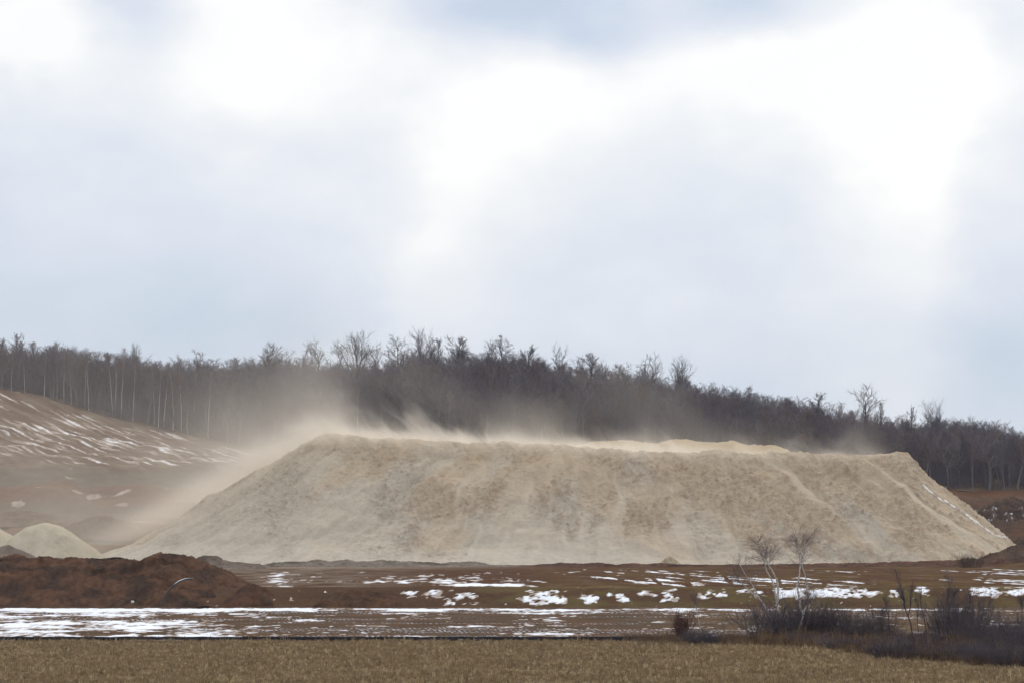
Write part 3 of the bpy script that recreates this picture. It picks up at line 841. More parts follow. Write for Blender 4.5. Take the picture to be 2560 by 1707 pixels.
# trees that stand out of the wood: (column, top row, distance, kind, proto, half-width px or None, label)
OUT = [(8, 838, 800, 'round', 0, 26, 'round-topped bare tree rising above the wood at the left edge'),
       (38, 830, 800, 'slender', 0, 22, 'wispy tall bare tree second from the left edge on the skyline'),
       (345, 850, 790, 'vase', 1, 30, 'wispy fan-topped bare tree rising above the left part of the wood'),
       (500, 870, 820, 'oak', 0, 38, 'crooked bare oak on the skyline, left of the broad fan-shaped tree'),
       (656, 853, 800, 'round', 0, 50, 'broad dense fan-shaped bare tree on the skyline, left of the centre'),
       (742, 850, 830, 'open', 0, 34, 'sparse bare tree right of the broad fan-shaped one'),
       (795, 840, 835, 'round', 1, 36, 'ragged dense bare tree between the sparse one and the crooked oak'),
       (842, 848, 820, 'oak', 1, 48, 'crooked dark oak leaning beside the tall vase-shaped tree'),
       (890, 817, 800, 'vase', 0, 46, 'tall vase-shaped bare tree, the most upright on the left skyline'),
       (940, 852, 840, 'open', 1, 40, 'open forked bare tree right of the tall vase-shaped tree'),
       (990, 832, 835, 'oak', 2, 42, 'ragged bare oak with clotted crown, left of the highest fan top'),
       (1050, 811, 840, 'vase', 1, 42, 'bare tree with the highest fan-shaped top on the ridge'),
       (1085, 842, 830, 'slender', 1, 30, 'slender bare tree close right of the highest fan top'),
       (1148, 834, 845, 'round', 2, 44, 'rounded twiggy bare tree on the crown of the ridge'),
       (1268, 835, 845, 'oak', 3, 44, 'gnarled bare oak on the ridge, right of the rounded twiggy tree'),
       (1330, 858, 845, 'round', 3, 36, 'twiggy rounded bare tree right of the gnarled oak'),
       (1392, 852, 840, 'open', 0, 42, 'open gnarled tree with one long limb reaching right on the skyline'),
       (1478, 878, 835, 'round', 1, 46, 'dense dome-shaped bare tree on the descending ridge'),
       (1560, 900, 830, 'oak', 0, 36, 'dark bare oak between the dome-shaped tree and the open pair'),
       (1605, 882, 830, 'oak', 2, 40, 'open bare oak, left one of the pair where the ridge drops'),
       (1640, 874, 825, 'open', 1, 34, 'thin-branched bare tree in the middle of the group where the ridge drops'),
       (1690, 882, 825, 'vase', 0, 38, 'pale fine-twigged tree at the right end of the group where the ridge drops'),
       (1870, 955, 820, 'slender', 2, 26, 'bare tree rising above the low canopy right of the ridge drop'),
       (2040, 975, 815, 'slender', 3, 30, 'slim bare tree left of the lone Y-shaped tree'),
       (2160, 956, 800, 'open', 1, 46, 'lone Y-shaped bare tree standing high above the right wood'),
       (2200, 1000, 800, 'slender', 4, 18, 'slim wispy sapling just right of the lone Y-shaped tree'),
       (2275, 1008, 800, 'slender', 0, 18, 'slim bare tree between the Y-shaped tree and the rightmost tall one'),
       (2345, 987, 800, 'vase', 0, 34, 'rightmost tall fan-topped bare tree above the wood')]
for (u, v, Yd, kind, k, hw, lab) in OUT:
    x = ux(u, Yd); h = vz(v, Yd) - float(terrain(x, Yd))
    bi = kind == 'birch'
    T_, C_ = grow(rng, max(h, 9), kind, .032, 1.25)
    tp_ = max(q.z for q in C_.V); rad_ = sorted(max(abs(q.x), abs(q.y)) for q in C_.V)[int(len(C_.V) * .97)]
    o = empty('birch_tree' if bi else 'bare_tree', (x, Yd, float(terrain(x, Yd))), rng.uniform(0, 6.28))
    wd_ = min(max((hw / F * Yd) / (rad_ * h / tp_), .6), 1.5); s_ = h / tp_; o.scale = (s_ * wd_, s_ * wd_, s_)
    link('trunk', T_.mesh('trunk', MAT['birch_far' if bi else 'bark_dark']), None, o); link('crown', C_.mesh('crown', MAT['birch_twig' if bi else 'bark_dark']), None, o)
    tag(o, lab, 'tree', 'trees standing out above the wood'); taken.append((x, Yd))
# white birches at the edge of the wood above the snowy hillside
BIR = [(28, 870, 0, 'white birch trunk nearest the left edge of the wood'), (62, 880, 0, 'faint birch right of the leftmost white trunk'), (111, 868, -.01, 'straight white birch above the long snow streak'),
       (160, 872, -.07, 'white birch leaning left, above the snowy hillside'), (178, 880, 0, 'thin straight white birch right of the left-leaning one'), (212, 884, .0, 'paired white birch, left stem'),
       (222, 878, .02, 'paired white birch, right stem'), (282, 876, -.17, 'strongly left-leaning kinked white birch'), (289, 880, .0, 'bright straight white birch right of the leaning one'),
       (303, 866, -.04, 'tall white birch behind the bright straight one'), (332, 892, -.02, 'short white birch right of the bright group'), (386, 896, -.01, 'thin white birch standing alone right of the bright group'),
       (396, 905, .03, 'thin white birch forked close beside its neighbour'), (434, 900, .0, 'faint white birch left of the last bright one'), (454, 884, -.02, 'last bright white birch before the dust'),
       (520, 915, .02, 'dust-veiled white birch left of the pile'), (896, 960, .0, 'pale birch stem below the vase-shaped tree'), (1356, 1000, 0, 'single pale stem just above the pile crest')]
for n_, (u, v, ln, lab) in enumerate(BIR):
    Yd = 737.5 + (n_ % 3) * 1.2; x = ux(u, Yd); h = vz(v, Yd) - float(terrain(x, Yd))
    i = KIDX['birch'][n_ % 3]
    place_tree(i, x, Yd, h, lab, 'white birches at the wood edge', wide=.75, rz=rng.uniform(0, 6.28), lean=(0, ln), name='birch_tree'); taken.append((x, Yd))

# the rest of the wood: a jittered stand of trees on the slope
cand = []
for yy in np.arange(738, 885, 4.6):
    for xx in np.arange(-.215 * yy, .215 * yy, 4.2):
        x = xx + rng.uniform(-1.7, 1.7); y = yy + rng.uniform(-1.7, 1.7)
        if any((x - a) ** 2 + (y - b_) ** 2 < 3.0 for a, b_ in taken): continue
        u = CU + x / y * F
        pick = rng.random()
        if u < 700: kind = 'slender' if pick < .40 else ('birch' if pick < .45 and y < 765 else ('oak' if pick < .72 else 'round'))
        elif u < 1720: kind = 'oak' if pick < .36 else ('round' if pick < .68 else ('slender' if pick < .9 else 'open'))
        else: kind = 'slender' if pick < .50 else ('round' if pick < .82 else 'oak')
        i = rng.choice(KIDX[kind])
        h = rng.uniform(11.5, 16.5) if u < 1720 else rng.uniform(11, 15.5)
        # keep the canopy under the skyline drawn in the photograph
        gap = float(np.interp(u, [0, 640, 720, 770, 1000, 1040, 1090, 1220, 1250, 1420, 1440, 1540, 1580, 1700, 1730, 2560], [16, 12, 8, 46, 46, 14, 22, 22, 30, 30, 22, 22, 34, 34, 8, 8]))
        lim = vz(float(np.interp(u, SKY_U, SKY_V)) + gap - 26 + 72 * rng.random(), y) - float(terrain(x, y))
        h = min(h, lim) if y > 790 else min(h, lim)
        if h < 6: continue
        cand.append((y, x, h, i, u))
cand.sort()
indiv, rest = [], []
# nearest trees become individuals; behind the big pile only their tops could show
for c in cand:
    (indiv if len(indiv) < 250 and -60 < c[4] < 2620 else rest).append(c)
for (y, x, h, i, u) in indiv:
    kind = PROTO[i][0]
    zone = 'above the snowy hillside' if u < 640 else ('behind the big pile crest' if u < 2250 else 'right of the pile')
    desc = dict(slender='slender grey bare tree', birch='pale-stemmed birch', oak='crooked dark bare tree', round='round-crowned bare tree', open='open-crowned bare tree')[kind]
    place_tree(i, x, y, h, '%s in the wood front %s' % (desc, zone), 'front rows of the bare wood ' + zone, wide=rng.uniform(1.0, 1.35))
print('wood', len(indiv), len(rest))
pts = [(x, y, float(terrain(x, y))) for (y, x, h, i, u) in rest]
rots = [(0, 0, rng.uniform(0, 6.28)) for _ in rest]
scl = []
for (y, x, h, i, u) in rest:
    s_ = h / PROTO[i][4]; w_ = rng.uniform(1.1, 1.5); scl.append((s_ * w_, s_ * w_, s_))
scatter('woodland', pts, rots, scl, [c[3] for c in rest], [p[3] for p in PROTO], 'dense dark mass of bare trees covering the ridge', 'wood')

# underbrush in the wood
def brush(rng, H, W_, n, r=.02, kids=5, spread=.5, gn=.16):
    C_ = Tubes()
    for i in range(n):
        a = rng.uniform(0, 6.28); q = rng.random() ** .5 * W_ * .35
        p = Vector((math.cos(a) * q, math.sin(a) * q, -.1)); d = Vector((math.cos(a) * spread * rng.random(), math.sin(a) * spread * rng.random(), 1))
        L = H * rng.uniform(.55, 1.05)
        st = walk(rng, p, d, L, 5, gn, .05); C_.add(st, [r * (1.5 - 1.1 * k / 5) for k in range(6)], 3)
        for k in range(kids):
            g = rng.uniform(.25, .98) * 5; j = min(int(g), 4); p2 = st[j].lerp(st[j + 1], g - j)
            d2 = side(rng, (st[j + 1] - st[j]).normalized(), R(rng.uniform(20, 55)))
            tw = walk(rng, p2, d2, L * rng.uniform(.2, .45), 3, gn, .08)
            C_.add(tw, [r * .7, r * .6, r * .5, r * .3], 3)
    return C_


ub = [brush(rng, 4.2, 2.6, 26, .02, 6).mesh('underbrush', MAT['twig']) for _ in range(3)]
pts, rots, scl, idx = [], [], [], []
for _ in range(2600):
    y = 737 + 150 * rng.random() ** 1.3; x = rng.uniform(-.21, .21) * y
    pts.append((x, y, float(terrain(x, y)))); rots.append((0, 0, rng.uniform(0, 6.28))); q = rng.uniform(.6, 1.25); scl.append((q * 1.2, q * 1.2, q)); idx.append(rng.randrange(3))
scatter('underbrush', pts, rots, scl, idx, ub, 'dark leafless underbrush between the trees of the wood', 'underbrush')

# ------------------------------------------------------------------ near birches, saplings and shrubs at the right
def near_tree(name, label, paths, Yd, zs=0.0, tw=(120, 1.3, .6), mats=('birch_bark', 'birch_twig'), r0=.055, seed=0, group=None, twig_from=.55, spread=45, depth=.5, rt=.007, smin=12):
    """stems traced in the photograph, stood at distance Yd with their own depth, and a twiggy crown"""
    rg = random.Random(seed)
    b0 = P(*paths[0][0], Yd); root = empty(name, (b0[0], Yd, zs))
    T_, C_ = [], Tubes()
    for si, path in enumerate(paths):
        T1 = Tubes(); m_ = len(path); yo = rg.uniform(-depth, depth); pts_ = []
        for k, (u, v) in enumerate(path):
            q = k / (m_ - 1); p = P(u, v, Yd); pts_.append(Vector((p[0] - b0[0], yo * q + .15 * rg.gauss(0, 1) * q * depth, (p[2] - zs))))
        if si == 0 or path[0][1] > 1585: pts_[0].z = -.1
        fine = []
        for k in range(m_ - 1):
            for z_ in range(4): fine.append(pts_[k].lerp(pts_[k + 1], z_ / 4) + Vector((rg.gauss(0, .012), rg.gauss(0, .012), 0)))
        fine.append(pts_[-1]); N_ = len(fine)
        ra = r0 * rg.uniform(.8, 1.1); T1.add(fine, [ra * (1 - .72 * k / (N_ - 1)) for k in range(N_)], 6)
        T_.append(T1)
        n_, L0, up = tw
        for k in range(n_):
            f = twig_from + (1 - twig_from) * rg.random() ** .7; q = min(f, .999) * (N_ - 1); j = int(q)
            p = fine[j].lerp(fine[j + 1], q - j); d = side(rg, (fine[j + 1] - fine[j]).normalized(), R(rg.uniform(smin, spread)))
            L = L0 * rg.uniform(.4, 1.0) * (1.15 - .35 * f)
            st = walk(rg, p, d, L, 4, .13, .06 * up); C_.add(st, [rt * 1.4, rt * 1.2, rt, rt * .8, rt * .5], 3)
            for w_ in range(5):
                g = rg.uniform(.2, .98) * 4; jj = min(int(g), 3); p2 = st[jj].lerp(st[jj + 1], g - jj)
                t2 = walk(rg, p2, side(rg, (st[jj + 1] - st[jj]).normalized(), R(rg.uniform(15, 45))), L * rg.uniform(.25, .5), 2, .15, .05)
                C_.add(t2, [rt * .8, rt * .65, rt * .4], 3)
    for T1 in T_: link('trunk', T1.mesh('trunk', MAT[mats[0]]), None, root)
    link('crown', C_.mesh('crown', MAT[mats[1]]), None, root)
    return tag(root, label, 'tree', group)


G1 = 'birches among the shrubs at the right edge of the field'
near_tree('birch_tree', 'white birch leaning far left, leftmost of the clump in the right shrubs',
          [[(1945, 1588), (1928, 1548), (1912, 1515), (1898, 1495), (1888, 1476), (1880, 1460), (1870, 1446), (1856, 1424), (1846, 1405)], [(1898, 1495), (1880, 1482), (1866, 1468), (1850, 1450), (1834, 1434)]], 211, tw=(60, 1.9, .2), seed=1, r0=.085, group=G1, twig_from=.5, rt=.0055, spread=80, smin=25)
near_tree('birch_tree', 'tall white birch leaning slightly left with a bushy purple crown, second of the clump',
          [[(1962, 1590), (1952, 1550), (1945, 1520), (1941, 1496), (1937, 1470), (1930, 1448), (1918, 1428), (1913, 1412), (1908, 1390), (1898, 1366), (1893, 1352)], [(1943, 1508), (1945, 1475), (1943, 1450), (1934, 1432), (1922, 1414), (1914, 1396), (1912, 1372)]], 212, tw=(85, 2.4, .2), seed=2, r0=.095, group=G1, twig_from=.55, spread=95, rt=.0055, smin=30)
near_tree('birch_tree', 'upright white birch with forked stem and tall narrow crown, third of the clump',
          [[(1999, 1602), (2000, 1565), (2007, 1535), (2001, 1515), (1996, 1490), (1993, 1465), (1997, 1440), (2000, 1408), (1998, 1380), (1992, 1356), (1990, 1343)], [(2007, 1535), (2014, 1518), (2021, 1500)]], 209, tw=(85, 2.2, .3), seed=3, r0=.10, group=G1, twig_from=.60, spread=85, rt=.0055, smin=25)
near_tree('birch_tree', 'slim white birch bowed to the right, rightmost of the clump',
          [[(2008, 1600), (2016, 1565), (2023, 1545), (2022, 1512), (2019, 1480), (2016, 1456), (2010, 1430), (2003, 1408), (2006, 1380), (2012, 1358), (2016, 1348)]], 210.5, tw=(70, 2.0, .3), seed=4, r0=.08, group=G1, twig_from=.60, spread=85, rt=.0055, smin=25)
near_tree('birch_tree', 'low slanting pale stems at the foot of the leaning birches',
          [[(1922, 1602), (1910, 1580), (1896, 1552), (1890, 1540)], [(1928, 1602), (1916, 1576), (1902, 1550), (1894, 1538)], [(1936, 1600), (1924, 1570), (1912, 1532), (1904, 1508)]], 209.5, tw=(26, .7, .6), seed=5, r0=.05, group=G1, twig_from=.5)
near_tree('birch_tree', 'single thin pale birch sapling left of the clump, beside the reddish bush',
          [[(1760, 1608), (1755, 1582), (1748, 1555), (1743, 1530), (1738, 1510), (1736, 1498)]], 209, tw=(50, .8, .6), seed=6, r0=.045, group=G1, twig_from=.45)
G2 = 'dark saplings in the right shrubs'
near_tree('sapling', 'tall dark crooked sapling leaning left between the birches and the dense thicket',
          [[(2284, 1580), (2276, 1555), (2268, 1535), (2262, 1518), (2260, 1495), (2254, 1472), (2244, 1450), (2238, 1428)], [(2270, 1540), (2276, 1518), (2276, 1492), (2280, 1470)], [(2262, 1518), (2258, 1500), (2248, 1480)]], 207, tw=(40, .9, .6), mats=('shrub_stem', 'shrub_stem'), seed=7, r0=.06, group=G2, twig_from=.3, spread=50)
near_tree('sapling', 'thin dark sapling right of the crooked one',
          [[(2318, 1582), (2312, 1552), (2306, 1535), (2300, 1500), (2302, 1480)], [(2296, 1580), (2294, 1550), (2296, 1520), (2290, 1496)]], 207, tw=(34, .8, .6), mats=('shrub_stem', 'shrub_stem'), seed=8, r0=.035, group=G2, twig_from=.25, spread=50)
near_tree('sapling', 'forked dark sapling rising from the dense thicket at right',
          [[(2372, 1600), (2368, 1560), (2372, 1520), (2368, 1490), (2374, 1462), (2370, 1445)], [(2372, 1520), (2384, 1498), (2392, 1478)], [(2398, 1600), (2404, 1560), (2420, 1530), (2430, 1500), (2428, 1480)]], 206, tw=(46, .9, .6), mats=('shrub_stem', 'shrub_stem'), seed=9, r0=.045, group=G2, twig_from=.25, spread=50)
near_tree('sapling', 'small dark sapling stem standing alone left of the birches',
          [[(1818, 1604), (1814, 1590), (1810, 1575), (1809, 1562)]], 209.3, tw=(10, .35, .6), mats=('shrub_stem', 'shrub_stem'), seed=10, r0=.03, group=G2, twig_from=.4)
near_tree('sapling', 'twiggy sapling left of the tall crooked one',
          [[(2226, 1575), (2222, 1545), (2216, 1520), (2212, 1500)], [(2206, 1580), (2200, 1550), (2204, 1522)]], 207.5, tw=(36, .8, .6), mats=('shrub_stem', 'shrub_stem'), seed=12, r0=.03, group=G2, twig_from=.25, spread=50)
near_tree('sapling', 'thin pale bare stem poking out of the weeds at the lower right',
          [[(2452, 1650), (2444, 1634), (2437, 1618)]], 178, tw=(4, .25, .4), mats=('birch_far', 'weed'), seed=13, r0=.03, group=G2, twig_from=.5)
near_tree('sapling', 'thin bare sapling at the right edge of the picture',
          [[(2553, 1610), (2552, 1560), (2554, 1520), (2551, 1498)]], 196, tw=(36, .8, .6), mats=('shrub_stem', 'shrub_stem'), seed=14, r0=.03, group=G2, twig_from=.3)

SH = [brush(random.Random(70 + k), 3.0, 3.2, 125, .012, 9, .85, .16).mesh('stems', MAT['shrub_stem']) for k in range(4)]
SHR = brush(random.Random(90), 2.3, 1.3, 60, .014, 9, .35, .15).mesh('stems', MAT['shrub_red'])
G3 = 'leafless shrubs along the right edge of the field'
SHRUBS = [(1938, 1604, 120, 100, 0, 'dense dark shrub behind the leaning birch trunks'),
          (1985, 1600, 110, 112, 1, 'dense dark shrub between the leaning and the upright birches'),
          (2050, 1600, 90, 106, 2, 'tall dark shrub touching the rightmost birch'),
          (2098, 1602, 80, 84, 3, 'loose shrub right of the rightmost birch'),
          (2148, 1604, 80, 60, 0, 'low dark shrub left of the twiggy sapling'),
          (2196, 1606, 70, 92, 1, 'upright dark shrub around the twiggy sapling'),
          (2236, 1648, 110, 66, 2, 'low rounded blue-black shrub in front of the crooked sapling'),
          (2300, 1630, 90, 56, 3, 'low brown-black shrub right of the rounded blue-black one'),
          (2372, 1606, 80, 128, 0, 'tall dark thicket bush around the forked sapling'),
          (2420, 1610, 90, 140, 1, 'tallest dark thicket bush at right'),
          (2462, 1618, 90, 96, 2, 'dark bush right of the tallest thicket bush'),
          (2520, 1640, 110, 90, 3, 'wide dark bush near the right edge'),
          (2556, 1628, 90, 108, 0, 'dark bush cut by the right edge of the picture'),
          (2470, 1660, 110, 66, 1, 'low dark bush in front of the thicket'),
          (2540, 1668, 110, 74, 2, 'nearest low dark bush in the lower right corner'),
          (2390, 1652, 100, 50, 3, 'low bush below the forked sapling'),
          (1742, 1612, 60, 44, 3, 'small dark bush at the foot of the thin pale birch sapling'),
          (1775, 1610, 50, 34, 1, 'lowest small bush between the pale sapling and the lone stem'),
          (2030, 1612, 90, 38, 0, 'low dark scrub in front of the upright birches'),
          (2110, 1622, 90, 36, 2, 'low scrub in front of the loose shrub')]
for (u, v, w_, h_, k, lab) in SHRUBS:
    Yd = CAMZ * F / (v - HOR); me = SH[k]
    bb = [v_.co for v_ in me.vertices]; top = max(c.z for c in bb); rad = sum(abs(c.x) for c in bb) / len(bb) * 1.9
    root = empty('shrub', (ux(u, Yd), Yd, 0), rng.uniform(0, 6.28))
    sz = 1.22 * (h_ / F * Yd) / top; sw = 1.25 * (w_ / 2 / F * Yd) / rad; root.scale = (sw, sw, sz)
    link('stems', me, None, root); tag(root, lab, 'shrub', G3)
root = empty('shrub', (ux(1706, 209.5), 209.5, 0)); link('stems', SHR, None, root); root.scale = (.85, .85, 1.0)
tag(root, 'upright reddish-brown bush, leftmost at the field edge', 'shrub', G3)
root = empty('shrub', (ux(2425, 480), 480, 2.0)); link('stems', brush(random.Random(97), 2.4, 5.0, 90, .02, 9, .8, .14).mesh('stems', MAT['weed_dark']), None, root)
tag(root, 'dark brown bush at the far right foot of the sand pile', 'shrub')

# dry weeds between shrubs and field, tufts along the fence
def tuft(rng, n, h, spread, w_, m):
    V, Fc = [], []
    for i in range(n):
        a = rng.uniform(0, 6.28); q = rng.random() * spread; x, y = math.cos(a) * q, math.sin(a) * q
        L = h * rng.uniform(.5, 1.1); b_ = rng.uniform(0, 6.28); l_ = rng.uniform(.05, .55) * L
        ex, ey = x + math.cos(b_) * l_, y + math.sin(b_) * l_; o = rng.uniform(0, 3.14); cx, cy = math.cos(o) * w_, math.sin(o) * w_
        k = len(V); V += [(x - cx, y - cy, -.03), (x + cx, y + cy, -.03), ((x + ex) / 2 + cx * .8, (y + ey) / 2 + cy * .8, L * .6), ((x + ex) / 2 - cx * .8, (y + ey) / 2 - cy * .8, L * .6), (ex + cx * .3, ey + cy * .3, L), (ex - cx * .3, ey - cy * .3, L)]
        Fc += [(k, k + 1, k + 2, k + 3), (k + 3, k + 2, k + 4, k + 5)]
    me = mesh_from('tuft', V, Fc, False); me.materials.append(m); return me


wd = [tuft(rng, 26, 1.0, .5, .012, MAT[m]) for m in ('weed', 'weed_dark', 'weed_dark', 'weed')]
pts, rots, scl, idx = [], [], [], []
while len(pts) < 4000:
    u = rng.uniform(1560, 2680)
    vb = np.interp(u, [1560, 1650, 1900, 2050, 2200, 2350, 2560, 2700], [1603, 1607, 1609, 1618, 1640, 1654, 1668, 1674])
    v = rng.uniform(1597, vb + rng.gauss(0, 3))
    Yd = CAMZ * F / (v - HOR); pts.append((ux(u, Yd), Yd, 0)); rots.append((0, 0, rng.uniform(0, 6.28)))
    q = rng.uniform(.25, .8) * (.6 if u < 1900 else 1.0) * (1.0 if rng.random() < .9 else 1.7); scl.append((q, q, q)); idx.append(rng.randrange(4))
scatter('weeds', pts, rots, scl, idx, wd, 'dry dark brown weeds under the shrubs at the right field edge', 'weeds')

st = [tuft(rng, 9, .20, .16, .011, MAT[m]) for m in ('straw', 'straw_brown', 'straw_brown', 'straw', 'straw_light')]
pts, rots, scl, idx = [], [], [], []
while len(pts) < 62000:
    y = rng.uniform(140, 208.6); x = rng.uniform(-.195, .195) * y
    d_ = float(np.clip(.5 + .5 * math.sin(x * .7 + math.sin(y * .31) * 2) * math.sin(y * .53 + x * .11), 0, 1))
    if rng.random() > .55 + .45 * d_: continue
    pts.append((x, y, 0)); rots.append((0, 0, rng.uniform(0, 6.28)))
    q = rng.uniform(.5, 1.25) * (.7 + .6 * d_); scl.append((q, q, q * (rng.uniform(.6, 1.1) if rng.random() < .96 else 1.9))); idx.append(rng.choices(range(5), [24, 30, 24, 14, 8])[0])
for _ in range(1500):
    y = rng.uniform(206.2, 208.8); x = rng.uniform(-.195, .04) * y
    pts.append((x, y, 0)); rots.append((0, 0, rng.uniform(0, 6.28))); q = rng.uniform(.5, 1.0) if rng.random() < .93 else 1.5; scl.append((q, q, q)); idx.append(rng.choice([0, 1, 3]))
scatter('stubble', pts, rots, scl, idx, st, 'short brown stubble covering the field in the foreground', 'stubble')

# ------------------------------------------------------------------ fence, pipe, stone
root = empty('silt_fence', (0, 208.9, 0))
xs = np.linspace(ux(-260, 208.9), ux(1665, 208.9), 240)
top = .36 + .035 * fbm(xs / 1.7, xs * 0, 3, 401) - .02 * np.abs(np.sin(xs * np.pi / 1.9))
V = []
for i, x in enumerate(xs):
    w_ = .05 * math.sin(x * 1.3) + .03 * math.sin(x * 3.1)
    V += [(x, w_ - .02, -.1), (x, w_ - .02 + .01, top[i] * .55), (x, w_, top[i]), (x, w_ + .02, top[i]), (x, w_ + .02, -.1)]
f = [(i * 5 + k, (i + 1) * 5 + k, (i + 1) * 5 + k + 1, i * 5 + k + 1) for i in range(len(xs) - 1) for k in range(4)]
link('fabric', mesh_from('fabric', V, f), MAT['fence_fabric'], root)
post = Tubes(); post.add([(0, 0, -.2), (0, 0, .42), (0, 0, .43)], [.022, .022, .002], 4); pm = post.mesh('post', MAT['stake_wood'])
for x in np.arange(xs[0] + .3, xs[-1], 1.9):
    o = link('post', pm, None, root); o.location = (x, .07, 0); o.rotation_euler = (rng.uniform(-.05, .05), rng.uniform(-.08, .08), .78)
tag(root, 'low black fabric fence along the far edge of the stubble field', 'fence')

root = empty('bent_pipe', (ux(408, 300), 300, 0))
Yp = 300.0
path = [(406, 1512), (408, 1500), (412, 1488), (420, 1476), (432, 1463), (446, 1453), (462, 1447), (481, 1446)]
pp = [Vector(((u - 408) / F * Yp, .1 * k, vz(v, Yp))) for k, (u, v) in enumerate(path)]
fine = []
for k in range(len(pp) - 1):
    for z_ in range(10): fine.append(pp[k].lerp(pp[k + 1], z_ / 10))
fine.append(pp[-1])
T1 = Tubes(); T1.add(fine, [.085 + .012 * math.sin(i * 1.6) for i in range(len(fine))], 10)
T1.add([fine[-1], fine[-1] + Vector((.02, 0, 0)), fine[-1] - Vector((.3, 0, 0))], [.095, .075, .06], 10)
link('tube', T1.mesh('tube', MAT['pipe_plastic']), None, root)
T2 = Tubes(); tp_ = [q + Vector((0, -.03, .075)) for q in fine[42:]]; T2.add(tp_, [.012 + .035 * math.sin(math.pi * min(1, .15 + i / len(tp_))) for i in range(len(tp_))], 6)  # white strip along the upper end stands in for the pipe's highlight
link('highlight_strip', T2.mesh('highlight_strip', MAT['pipe_highlight']), None, root)
tag(root, 'black bent pipe sticking out of the dark earth bank', 'pipe')

rg = random.Random(5); V = []; Fc = []
nth, nph = 10, 7
for i in range(nph):
    for j in range(nth):
        th, ph = 2 * math.pi * j / nth, math.pi * i / (nph - 1); r_ = .17 * (1 + .18 * rg.uniform(-1, 1))
        V.append((r_ * math.sin(ph) * math.cos(th) * 1.05, r_ * math.sin(ph) * math.sin(th), .1 + r_ * math.cos(ph) * .95))
for i in range(nph - 1):
    for j in range(nth): Fc.append((i * nth + j, (i + 1) * nth + j, (i + 1) * nth + (j + 1) % nth, i * nth + (j + 1) % nth))
o = link('stone', mesh_from('stone', V, Fc), MAT['pale_stone']); o.location = (ux(332, 300.5), 300.2, .55)
tag(o, 'small pale stone at the foot of the dark earth bank', 'stone')


# ------------------------------------------------------------------ dust in the air
def dust(name, lo, hi, dens, label, col=(1.0, .915, .79), step=1.0, ani=.5):
    lo, hi = np.array(lo, float), np.array(hi, float)
    V = [(x, y, z) for z in (lo[2], hi[2]) for y in (lo[1], hi[1]) for x in (lo[0], hi[0])]
    Fc = [(0, 2, 3, 1), (4, 5, 7, 6), (0, 1, 5, 4), (2, 6, 7, 3), (0, 4, 6, 2), (1, 3, 7, 5)]
    m = bpy.data.materials.new(name); m.use_nodes = True; nt = m.node_tree; nt.nodes.clear()
    out = nt.nodes.new('ShaderNodeOutputMaterial'); pv = nt.nodes.new('ShaderNodeVolumePrincipled')
    pv.inputs['Color'].default_value = (*col, 1); pv.inputs['Anisotropy'].default_value = ani
    geo = nt.nodes.new('ShaderNodeNewGeometry')
    nt.links.new(dens(nt, geo.outputs['Position']).s, pv.inputs['Density'])
    nt.links.new(pv.outputs[0], out.inputs['Volume'])
    o = link(name, mesh_from(name, V, Fc, False), m)
    m.cycles.volume_step_rate = step
    return tag(o, label, 'dust', kind='stuff')


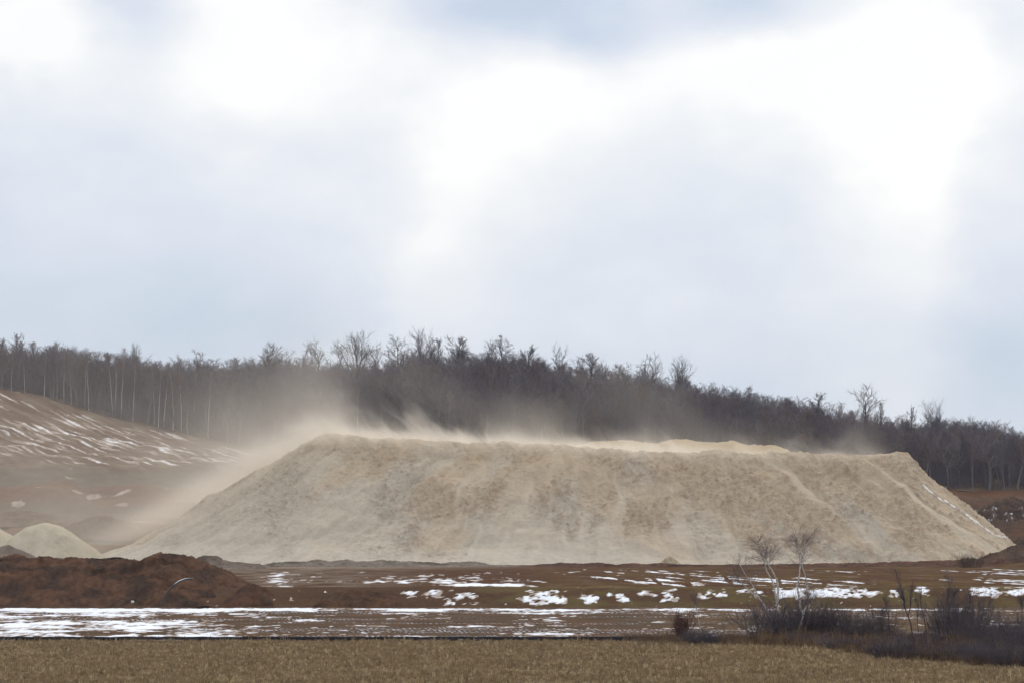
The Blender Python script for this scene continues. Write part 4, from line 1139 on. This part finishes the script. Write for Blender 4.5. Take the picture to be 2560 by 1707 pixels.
def crest_dust(nt, pos):
    x, y, z = separate(nt, pos)
    zc = (26.0 - x * .055).max(23.2).min(27.6).min(27.6 + (x + 40.0) * .56)     # line of the crest and left flank
    h = z - zc
    xs_ = x + h * .8 + y * .10
    wis = noise(nt, combine(nt, xs_ * .20, y * .05, h * .15), 1.0, 4, .62, .7)
    big = noise(nt, combine(nt, xs_ * .045 + 3.7, y * .01, h * .03), 1.0, 2, .5)
    soft = noise(nt, combine(nt, x * .035 + h * .03, y * .012, z * .04), 1.0, 2, .55)
    env = x.step(-78, -44) * (1.0 - x.step(20, 55) * .65) * (1.0 - x.step(66, 78))
    top = .7 + wis.step(.40, .82) * 2.0 * (.45 + big.step(.35, .65) * .9)
    near = (-(h.max(0.0) / top)).exp() * h.step(-4.0, -.5)
    far = (-(h.max(0.0) / 6.5)).exp() * (soft.step(.40, .68) + (1.0 - x.step(-45, -20)) * .35) * h.step(-4.0, 0.0)
    edge = y.step(546, 556) * (1.0 - y.step(588, 606))
    return (near * wis.step(.25, .7) * .085 + far * .015) * env * edge


def pall(nt, pos):
    x, y, z = separate(nt, pos)
    n_ = noise(nt, combine(nt, x * .03 + z * .02, y * .012, z * .05), 1.0, 2, .55)
    zg = (x + 78.0).max(0.0) * .30 + 6.0                        # the dust follows the flank of the pile upward
    fall = (-((z - zg).max(0.0) / 13.0)).exp()
    side_ = x.step(-175, -70) * .75 + .25
    env = (1.0 - x.step(-48, -30)) * y.step(536, 556) * (1.0 - y.step(700, 745)) * x.step(-190, -150)
    zf = (27.6 + (x + 40.0) * .56).min(28.5)
    q = (z - zf - .8) / 2.8
    flank = (-(q * q)).exp() * x.step(-118, -84) * y.step(544, 556) * (1.0 - y.step(590, 615)) * (1.0 - x.step(-42, -31))
    return fall * n_.step(.22, .72) * side_ * env * .016 + flank * n_.step(.15, .7) * .030


dust('dust_plume', (-80, 545, 14), (86, 607, 48), crest_dust, 'pale sand dust blowing off the crest of the big pile', step=.9)
dust('dust_pall', (-190, 536, 1.5), (-30, 746, 62), pall, 'beige dust hanging over the pit left of the big pile', step=1.6)

V = [(x, y, z) for z in (-2.5, 95) for y in (-40, 1450) for x in (-700, 700)]
m = bpy.data.materials.new('haze'); m.use_nodes = True; nt = m.node_tree; nt.nodes.clear()
out = nt.nodes.new('ShaderNodeOutputMaterial'); pv = nt.nodes.new('ShaderNodeVolumePrincipled')
pv.inputs['Color'].default_value = (.86, .90, 1.0, 1); pv.inputs['Density'].default_value = .00005; pv.inputs['Anisotropy'].default_value = .2
nt.links.new(pv.outputs[0], out.inputs['Volume'])
tag(link('haze', mesh_from('haze', V, [(0, 2, 3, 1), (4, 5, 7, 6), (0, 1, 5, 4), (2, 6, 7, 3), (0, 4, 6, 2), (1, 3, 7, 5)], False), m), 'thin pale air over the whole place', 'haze', kind='stuff')
